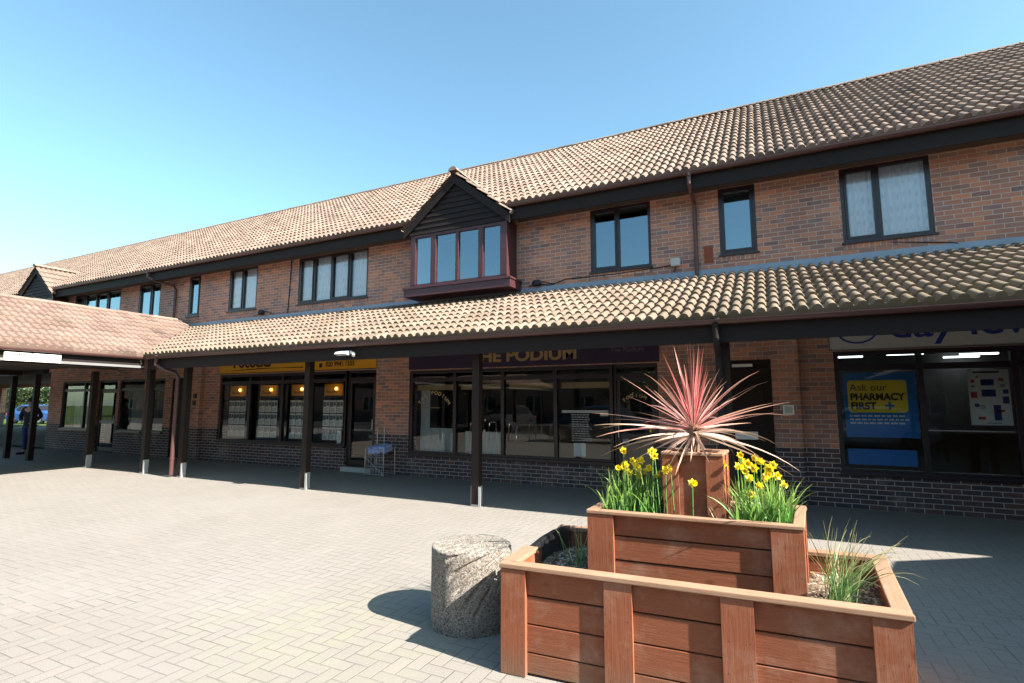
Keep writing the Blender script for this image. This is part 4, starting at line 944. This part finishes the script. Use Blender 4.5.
# individual daffodils
m_pet = blade_mat('daffodil_petal', (.90, .74, .03), (.95, .82, .06)); m_tr = plain('daffodil_trumpet', (.93, .68, .02), .5, .3, .06); m_stem = plain('daffodil_stem', (.10, .24, .05), .6)
def daffodil_meshes():
    mp = MB(); 
    for k in range(6):
        a = k * PI / 3; rr = .028; ca, sa = math.cos(a), math.sin(a); cb, sb_ = math.cos(a + PI / 2), math.sin(a + PI / 2); dz = .003 if k % 2 else 0
        c0 = (0, 0, dz); c1 = (ca * rr * .55 + cb * .011, sa * rr * .55 + sb_ * .011, .004 + dz); c2 = (ca * rr * 1.05, sa * rr * 1.05, -.002 + dz); c3 = (ca * rr * .55 - cb * .011, sa * rr * .55 - sb_ * .011, .004 + dz)
        mp.face([c0, c1, c2, c3], [(0, 0), (0, .5), (.5, 1), (1, .5)])
    mt = MB(); mt.lathe(0, 0, [(.001, .001), (.008, .003), (.009, .015), (.0125, .026), (.015, .029)], 10)
    return mp, mt
mp, mt = daffodil_meshes()
sp = [(628, 467), (626, 450), (655, 452), (629, 464), (647, 471), (642, 475), (668, 470), (673, 468), (695, 483), (636, 461), (657, 456), (725, 464), (729, 468), (743, 455), (750, 464), (748, 471), (764, 461), (770, 474), (776, 465), (753, 494), (762, 494), (769, 479), (758, 458), (652, 468), (722, 468), (632, 472), (621, 468), (645, 460), (660, 474), (640, 467), (746, 461), (757, 468), (772, 468), (780, 476), (763, 485), (740, 466), (785, 484), (752, 478)]
def ray_pt(px, py, Y):
    d = Fv + Rv * ((px - 512) / FPX) - Uv * ((py - 341.5) / FPX); k = Y / d.y; return Vector((0, 0, 1.6)) + d * k
# world positions of the blooms, read off the photograph once
HEADS = [ray_pt(px - 3, py, 3.44 + random.random() * .42 if not (640 < px < 720 and py > 475) else 3.44) for px, py in sp]
proto = None
for i, hp in enumerate(HEADS):
    x, y, z = hp; x = min(x, .04) if x > -.4 else x
    side = 'left' if x < -.5 else 'right'
    root = thing('daffodil', f'yellow daffodil in bloom on the {side} side of the upper tier', 'flower', (x, y, .87), f'daffodils {side} of the top box')
    st = MB(); bx = x + random.uniform(-.03, .03); st.tube([(bx, y + .03, .87), ((bx + x) / 2, y + .025, (.87 + z) / 2), (x, y + .02, z - .005), (x, y + .006, z + .003)], .0032, 6); st.build('stem', m_stem, root)
    if proto is None:
        a = mp.build('petals', m_pet, None); b = mt.build('trumpet', m_tr, None, smooth=True); proto = (a, b)
    else:
        a = proto[0].copy(); b = proto[1].copy(); COL.objects.link(a); COL.objects.link(b)
    for o in (a, b):
        o.parent = root; o.location = Vector((x, y, z)) - Vector((x, y, .87)); o.rotation_euler = (rad(90 + random.uniform(-30, 25)), random.uniform(-.5, .5), rad(random.uniform(-40, 60))); sc = random.uniform(.8, 1.25); o.scale = (sc, sc, sc)
    b.rotation_euler = a.rotation_euler

m_gr = blade_mat('grass_blade', (.09, .20, .06), (.22, .34, .12), None, (.45, .42, .2))
t = thing('grass_clump', 'tall arching green grass clump right of the upper tier', 'plant', (.27, 3.55, .5)); mb = MB()
for i in range(85):
    a = random.gauss(-.1, 1.1); l = random.uniform(.05, .75); d = Vector((math.cos(a) * l, math.sin(a) * l * .7, 1)); blade(mb, (.26 + random.gauss(0, .035), 3.50 + random.gauss(0, .06), .50), d, random.uniform(.22, .50), .0055, random.uniform(.1, 1.0), 8, random.uniform(-1.5, 1.5))
mb.build('blades', m_gr, t, smooth=True)
t = thing('weed', 'spindly bluish weed by the left side of the upper tier', 'plant', (-1.25, 3.5, .5)); mb = MB()
for i in range(26):
    a = random.random() * 6.28; l = random.uniform(.05, .5); d = Vector((math.cos(a) * l, math.sin(a) * l, 1)); blade(mb, (-1.22 + random.gauss(0, .03), 3.5 + random.gauss(0, .05), .50), d, random.uniform(.12, .36), .005, random.uniform(0, .5), 6, random.uniform(-1.5, 1.5))
mb.build('blades', m_gr, t, smooth=True)
# straw litter and pebbles on the lower soil
mb = MB()
for i in range(260):
    x, y = random.uniform(.17, .47), random.uniform(3.2, 4.1); a = random.random() * 6.28; blade(mb, (x, y, .512), (math.cos(a), math.sin(a), random.uniform(0, .4)), random.uniform(.02, .07), .004, .2, 3)
o = mb.build('straw_litter', m_straw, None); o['kind'] = 'stuff'; tag(o, 'dry straw litter on the soil right of the upper tier', 'litter')
mb = MB()
for i in range(220):
    x = random.choice((random.uniform(-1.45, -1.13), random.uniform(.16, .48))); y = random.uniform(3.15, 4.05); r = random.uniform(.004, .011); mb.lathe(x, y, [(.0005, .508 + r), (r, .508 + r * .5), (r * .9, .502)], 6)
o = mb.build('pebbles', plain('pebble', (.42, .39, .34), .8, .3, .5, 30), None, smooth=True); o['kind'] = 'stuff'; tag(o, 'small pale pebbles on the lower planter soil', 'pebbles')

# ------------------------------------------------------------------ bollard
bx, by, br, bh = -2.09, 3.57, .298, .553
mb = MB(); n = 380; rows = []
for i in range(121): z = bh * i / 120; rows.append((br, min(z, bh - .012)))
for k in range(1, 5): a = k * PI / 8; rows.append((br - .012 + .012 * math.cos(a), bh - .012 + .012 * math.sin(a)))
for k in range(1, 18): rows.append(((br - .012) * (1 - k / 18) + .001, bh + .010 * math.sin(k / 18 * PI / 2)))
FA = rad(8)   # azimuth of the shell's hinge on the rim
for r, z in rows:
    for k in range(n):
        a = 2 * PI * k / n; da = (a - FA + PI) % (2 * PI) - PI
        if r >= br - .0125:
            ua = -da * br; ub = z - bh + .0
        else: ua = -(math.sin(da) * r); ub = (br - r * math.cos(da)) * .9
        ua2 = ua + .10; rr = math.hypot(ua2, ub); th = math.atan2(ub, ua2 + 1e-6); the = th + .7 * rr
        m = max(0, min(1, (ua2) / .05)) * max(0, min(1, (.66 - rr) / .07)) * max(0, min(1, (th + .85) / .12)) * max(0, min(1, (1.5 - th) / .15))
        dd = -m * .024 * max(0, 1 - abs(math.sin(the * 17)) / .55) ** .7 * min(1, rr / .2)
        x, y = bx + (r + (dd if r >= br - .0125 else 0)) * math.cos(a), by + (r + (dd if r >= br - .0125 else 0)) * math.sin(a)
        mb.v.append((x, y, z + (dd if r < br - .005 else 0)))
for i in range(len(rows) - 1):
    for k in range(n):
        a, b = i * n + k, i * n + (k + 1) % n; mb.f.append((a, b, b + n, a + n)); mb.uv += [(0, 0)] * 4; mb.mi.append(0)
mb.f.append(tuple(range((len(rows) - 1) * n, len(rows) * n))); mb.uv += [(0, 0)] * n; mb.mi.append(0)
tag(mb.build('bollard', M_['agg'], None, smooth=True, origin=(bx, by, 0)), 'squat round pebble aggregate bollard carved with shell ribs beside the planter', 'bollard')

# ------------------------------------------------------------------ person under the far left canopy
def skin_body(name, joints, edges, mat, parent, sub=2):
    me = bpy.data.meshes.new(name); me.from_pydata([j[:3] for j in joints], edges, []); o = bpy.data.objects.new(name, me); link(o, parent)
    sk = o.modifiers.new('skin', 'SKIN'); me.materials.append(mat)
    if not me.skin_vertices: pass
    for i, j in enumerate(joints): me.skin_vertices[0].data[i].radius = (j[3], j[4] if len(j) > 4 else j[3])
    me.skin_vertices[0].data[0].use_root = True
    ss = o.modifiers.new('sub', 'SUBSURF'); ss.levels = sub; ss.render_levels = sub; return o
def person(x, y, rz):
    t = thing('person', 'person in dark coat and blue jeans standing hands on hips under the far left canopy', 'person', (x, y, 0)); t.rotation_euler = (0, 0, rz)
    J = [(0, 0, .95, .15, .11), (0, 0, 1.15, .14, .10), (0, 0, 1.35, .18, .11), (0, 0, 1.47, .10, .08), (0, 0, 1.55, .055), (0, -.01, 1.66, .085, .10), (0, 0, 1.74, .07, .085),
         (.20, 0, 1.43, .065), (.36, .03, 1.20, .048), (.21, -.06, 1.02, .035), (-.20, 0, 1.43, .065), (-.36, .03, 1.20, .048), (-.21, -.06, 1.02, .035),
         (.10, 0, .85, .095), (.13, -.02, .48, .065), (.15, 0, .10, .042), (.17, -.13, .04, .035), (-.10, 0, .85, .095), (-.13, .02, .48, .065), (-.15, .05, .10, .042), (-.17, -.08, .04, .035)]
    E_ = [(0, 1), (1, 2), (2, 3), (3, 4), (4, 5), (5, 6), (2, 7), (7, 8), (8, 9), (2, 10), (10, 11), (11, 12), (0, 13), (13, 14), (14, 15), (15, 16), (0, 17), (17, 18), (18, 19), (19, 20)]
    bm_o = skin_body('body', J, E_, M_['skin'], t)
    # coat: same skeleton a little larger; trousers
    Jc = [(0, 0, .80, .20, .15), (0, 0, 1.15, .165, .125), (0, 0, 1.35, .20, .13), (0, 0, 1.48, .09, .08), (.21, 0, 1.43, .08), (.37, .03, 1.20, .062), (.23, -.055, 1.045, .048), (-.21, 0, 1.43, .08), (-.37, .03, 1.20, .062), (-.23, -.055, 1.045, .048)]
    skin_body('coat', Jc, [(0, 1), (1, 2), (2, 3), (2, 4), (4, 5), (5, 6), (2, 7), (7, 8), (8, 9)], M_['cloth'], t)
    Jt = [(0, 0, 1.0, .165, .125), (.10, 0, .80, .11), (.13, -.02, .48, .082), (.15, 0, .13, .065), (-.10, 0, .80, .11), (-.13, .02, .48, .082), (-.15, .05, .13, .065)]
    skin_body('trousers', Jt, [(0, 1), (1, 2), (2, 3), (0, 4), (4, 5), (5, 6)], M_['bcloth'], t)
    mb = MB(); o0 = root_of(t)
    mb.lathe(o0.x, o0.y + .02, [(.001, 1.80), (.06, 1.79), (.095, 1.74), (.10, 1.68), (.085, 1.62)], 14, sy=1.15); mb.build('hair', M_['cloth'], t, smooth=True)
    for s_ in (-1, 1):
        mb = MB(); mb.tube([(o0.x + s_ * .16, o0.y + .04, .05), (o0.x + s_ * .16, o0.y - .16, .04)], [.05, .042], 10); mb.build('shoe', M_['black'], t, smooth=True)
        for f in range(4):
            mb = MB(); mb.tube([(o0.x + s_ * (.19 - .0), o0.y - .07 - f * .018, 1.00), (o0.x + s_ * .15, o0.y - .10 - f * .016, .985), (o0.x + s_ * .115, o0.y - .115 - f * .012, .965)], [.009, .008, .006], 6); mb.build('finger', M_['skin'], t, smooth=True)
    return t
person(-21.3, 8.5, rad(20))

# ------------------------------------------------------------------ cars, bike stands, trees (behind the camera and beyond the passage)
def car(x, y, rz, mat, label):
    t = thing('parked_car', label, 'car', (x, y, 0)); Lh, Wd = 2.1, .86; mb = MB()
    side = [(-2.1, .35), (-2.12, .62), (-1.95, .88), (-1.55, .95), (-1.1, 1.40), (-.6, 1.5), (.5, 1.48), (1.05, 1.05), (1.9, .86), (2.1, .65), (2.12, .35), (1.75, .22), (-1.8, .22)]
    ww = [.80, .83, .84, .82, .64, .60, .60, .72, .78, .80, .78, .8, .8]
    o0 = Vector((x, y, 0))
    q = len(mb.v); n = len(side)
    for s_ in (-1, 1): mb.v += [(x + a, y + s_ * w_, z) for (a, z), w_ in zip(side, ww)]
    for i in range(n): j = (i + 1) % n; mb.f.append((i, j, n + j, n + i)); mb.uv += [(0, 0)] * 4; mb.mi.append(0)
    mb.f.append(tuple(range(n - 1, -1, -1))); mb.uv += [(0, 0)] * n; mb.mi.append(0); mb.f.append(tuple(range(n, 2 * n))); mb.uv += [(0, 0)] * n; mb.mi.append(0)
    body = mb.build('body', mat, t, bevel=.05)
    for s_ in (-1, 1):
        mb = MB(); mb.face([(x - 1.3, y + s_ * .80, .98), (x + .92, y + s_ * .765, 1.05), (x + .45, y + s_ * .635, 1.42), (x - .95, y + s_ * .66, 1.40)]); mb.build('side_window', M_['black'], t)
    mb = MB(); mb.face([(x + .58, y - .57, 1.45), (x + .58, y + .57, 1.45), (x + 1.07, y + .66, 1.08), (x + 1.07, y - .66, 1.08)]); mb.build('windscreen', M_['black'], t)
    mb = MB(); mb.face([(x - 1.14, y - .57, 1.40), (x - 1.14, y + .57, 1.40), (x - 1.56, y + .68, 1.0), (x - 1.56, y - .68, 1.0)]); mb.build('rear_window', M_['black'], t)
    for dx in (-1.3, 1.3):
        for s_ in (-1, 1):
            mb = MB(); mb.tube([(x + dx, y + s_ * .62, .32), (x + dx, y + s_ * .86, .32)], .32, 24); w = mb.build('wheel', M_['black'], t, bevel=.02)
            mb = MB(); mb.tube([(x + dx, y + s_ * .84, .32), (x + dx, y + s_ * .875, .32)], .2, 18); mb.build('rim', M_['steel'], w)
    for s_ in (-1, 1):
        mb = MB(); mb.box(x - 2.14, x - 1.98, y + s_ * .70 - .09, y + s_ * .70 + .09, .66, .86); mb.build('tail_light', M_['redl'], t, bevel=.02)
        mb = MB(); mb.box(x + 1.98, x + 2.13, y + s_ * .62 - .12, y + s_ * .62 + .12, .60, .72); mb.build('headlight', M_['white'], t, bevel=.02)
    mb = MB(); mb.box(x - 2.16, x - 2.13, y - .25, y + .25, .45, .56); mb.build('number_plate', M_['pyel'], t)
    t.rotation_euler = (0, 0, rz); return t
car(-6.6, -1.7, rad(176), M_['carblue'], 'dark blue grey car parked behind the viewpoint, reflected in the middle shop window')
car(3.0, -3.8, rad(184), M_['carwhite'], 'white car parked behind the viewpoint, reflected in the pharmacy window')
car(-14, -8.5, rad(90), M_['tarmac'], 'dark grey car parked nose out in the car park behind the viewpoint')
car(-53.5, 21.8, rad(15), M_['carblu2'], 'blue car seen through the passage at the far left')
for i in range(5):
    x = -12.0 + i * .95; mb = MB(); mb.tube([(x, -1.2, 0), (x, -1.2, .62), (x, -1.15, .73), (x, -1.05, .78), (x, -.65, .78), (x, -.55, .73), (x, -.5, .62), (x, -.5, 0)], .025, 10)
    tag(mb.build('bike_stand', M_['steel'], None, smooth=True, origin=(x, -.85, 0)), 'steel hoop bicycle stand in the row behind the viewpoint', 'bike stand', 'steel hoop bicycle stands behind the viewpoint')

m_leaf = blade_mat('tree_leaf', (.025, .045, .014), (.07, .095, .026))
def tree(x, y, h, r, label):
    t = thing('broadleaf_tree', label, 'tree', (x, y, 0)); mb = MB()
    mb.tube([(x, y, 0), (x + .1, y, h * .3), (x, y + .1, h * .6), (x + .1, y, h * .85)], [.2, .16, .1, .03], 8); tips = []
    for i in range(16):
        a = random.random() * 6.28; z0 = random.uniform(.28, .75) * h; rr = r * random.uniform(.5, .95); e = Vector((x + math.cos(a) * rr, y + math.sin(a) * rr, z0 + random.uniform(.05, .25) * h)); m = Vector((x, y, z0)).lerp(e, .5) + Vector((0, 0, .2)); mb.tube([(x, y, z0), m, e], [.06, .04, .012], 5); tips += [e, m]
    mb.build('trunk', M_['bark'], t); mb = MB()
    for tp in tips:
        for k in range(150):
            v = Vector((random.gauss(0, 1), random.gauss(0, 1), random.gauss(0, .7))) * (r * .22); p = tp + v; a = Vector((random.uniform(-1, 1), random.uniform(-1, 1), random.uniform(-1, 1))).normalized() * .09; b = a.cross(Vector((random.random(), random.random(), random.random()))).normalized() * .05
            mb.face([p - a, p - b, p + a, p + b], [(0, 0), (0, 1), (1, 1), (1, 0)])
    mb.build('crown', m_leaf, t)
tree(-20, -13.5, 6.5, 2.4, 'green tree beyond the car park, far left behind the viewpoint')
tree(-8.5, -14, 5.5, 2.1, 'green tree beyond the car park, directly behind the viewpoint')
tree(5, -13.5, 6.5, 2.4, 'green tree beyond the car park, right behind the viewpoint')
def hedge(name, x0, x1, y0, y1, h, label):
    mb = MB()
    for k in range(int((x1 - x0) * h * 300)):
        p = Vector((random.uniform(x0, x1), random.choice((random.uniform(y0, y0 + .25), random.uniform(y0, y1))), random.uniform(0, h) + .25 * math.sin(k * .37)))
        a = Vector((random.uniform(-1, 1), random.uniform(-1, 1), random.uniform(-1, 1))).normalized() * .10; b = a.cross(Vector((random.random(), random.random(), random.random()))).normalized() * .07
        mb.face([p - a, p - b, p + a, p + b], [(0, 0), (0, 1), (1, 1), (1, 0)])
    return tag(mb.build(name, m_leaf, None), label, 'hedge')
hedge('hedge', -78, -44, 26.5, 27.8, 3.2, 'green hedge beyond the passage at the far left')

# opposite parade, out of view; added to block low sky and for reflections
O = thing('brick_building', 'plain two storey brick building added across the car park behind the viewpoint to block low sky', 'building', (-4, -17, 0))
wins = [(x, x + 1.6, z, z + 1.2) for x in range(-69, 24, 4) for z in (1.0, 4.1)]
mb = MB(); wall_sheet(mb, -72, 26, 0, 5.6, -17, -17.3, wins); mb.box(-72, 26, -26, -17.5, 0, 5.5); mb.build('wall', M_['brick'], O)
mb = MB(); mb.prism([(-72.6, -16.5, 5.4), (-72.6, -26.6, 5.4), (-72.6, -21.6, 9.0)], (99.2, 0, 0)); mb.build('roof', M_['tile'], O)
for h in wins:
    w = frame_mesh(h[0], h[1], h[2], h[3], -17.12, .08, [h[0] + .8]).build('window', M_['white'], O); pane(w, h[0] + .05, h[1] - .05, h[2] + .05, h[3] - .05, -17.1, M_['black'])

O = thing('brick_building', 'two storey brick building added out of view behind the right-hand canopy wing to block sky light', 'building', (14, -6, 0))  # unseen building, added to cut sky light on the shaded paving
mb = MB(); mb.box(10.6, 19, -24, 6.6, 0, 5.6); mb.build('wall', M_['brick'], O)
mb = MB(); mb.prism([(10.0, -24.5, 5.5), (19.6, -24.5, 5.5), (14.8, -24.5, 8.9)], (0, 31.3, 0)); mb.build('roof', M_['tile'], O)
for y in range(-22, 5, 4):
    w = MB(); w.box(10.55, 10.63, y, y + 1.6, 4.1, 5.3); w = w.build('window', M_['frame'], O); mb = MB(); mb.box(10.53, 10.548, y + .08, y + 1.52, 4.18, 5.22); mb.build('pane', M_['black'], w)
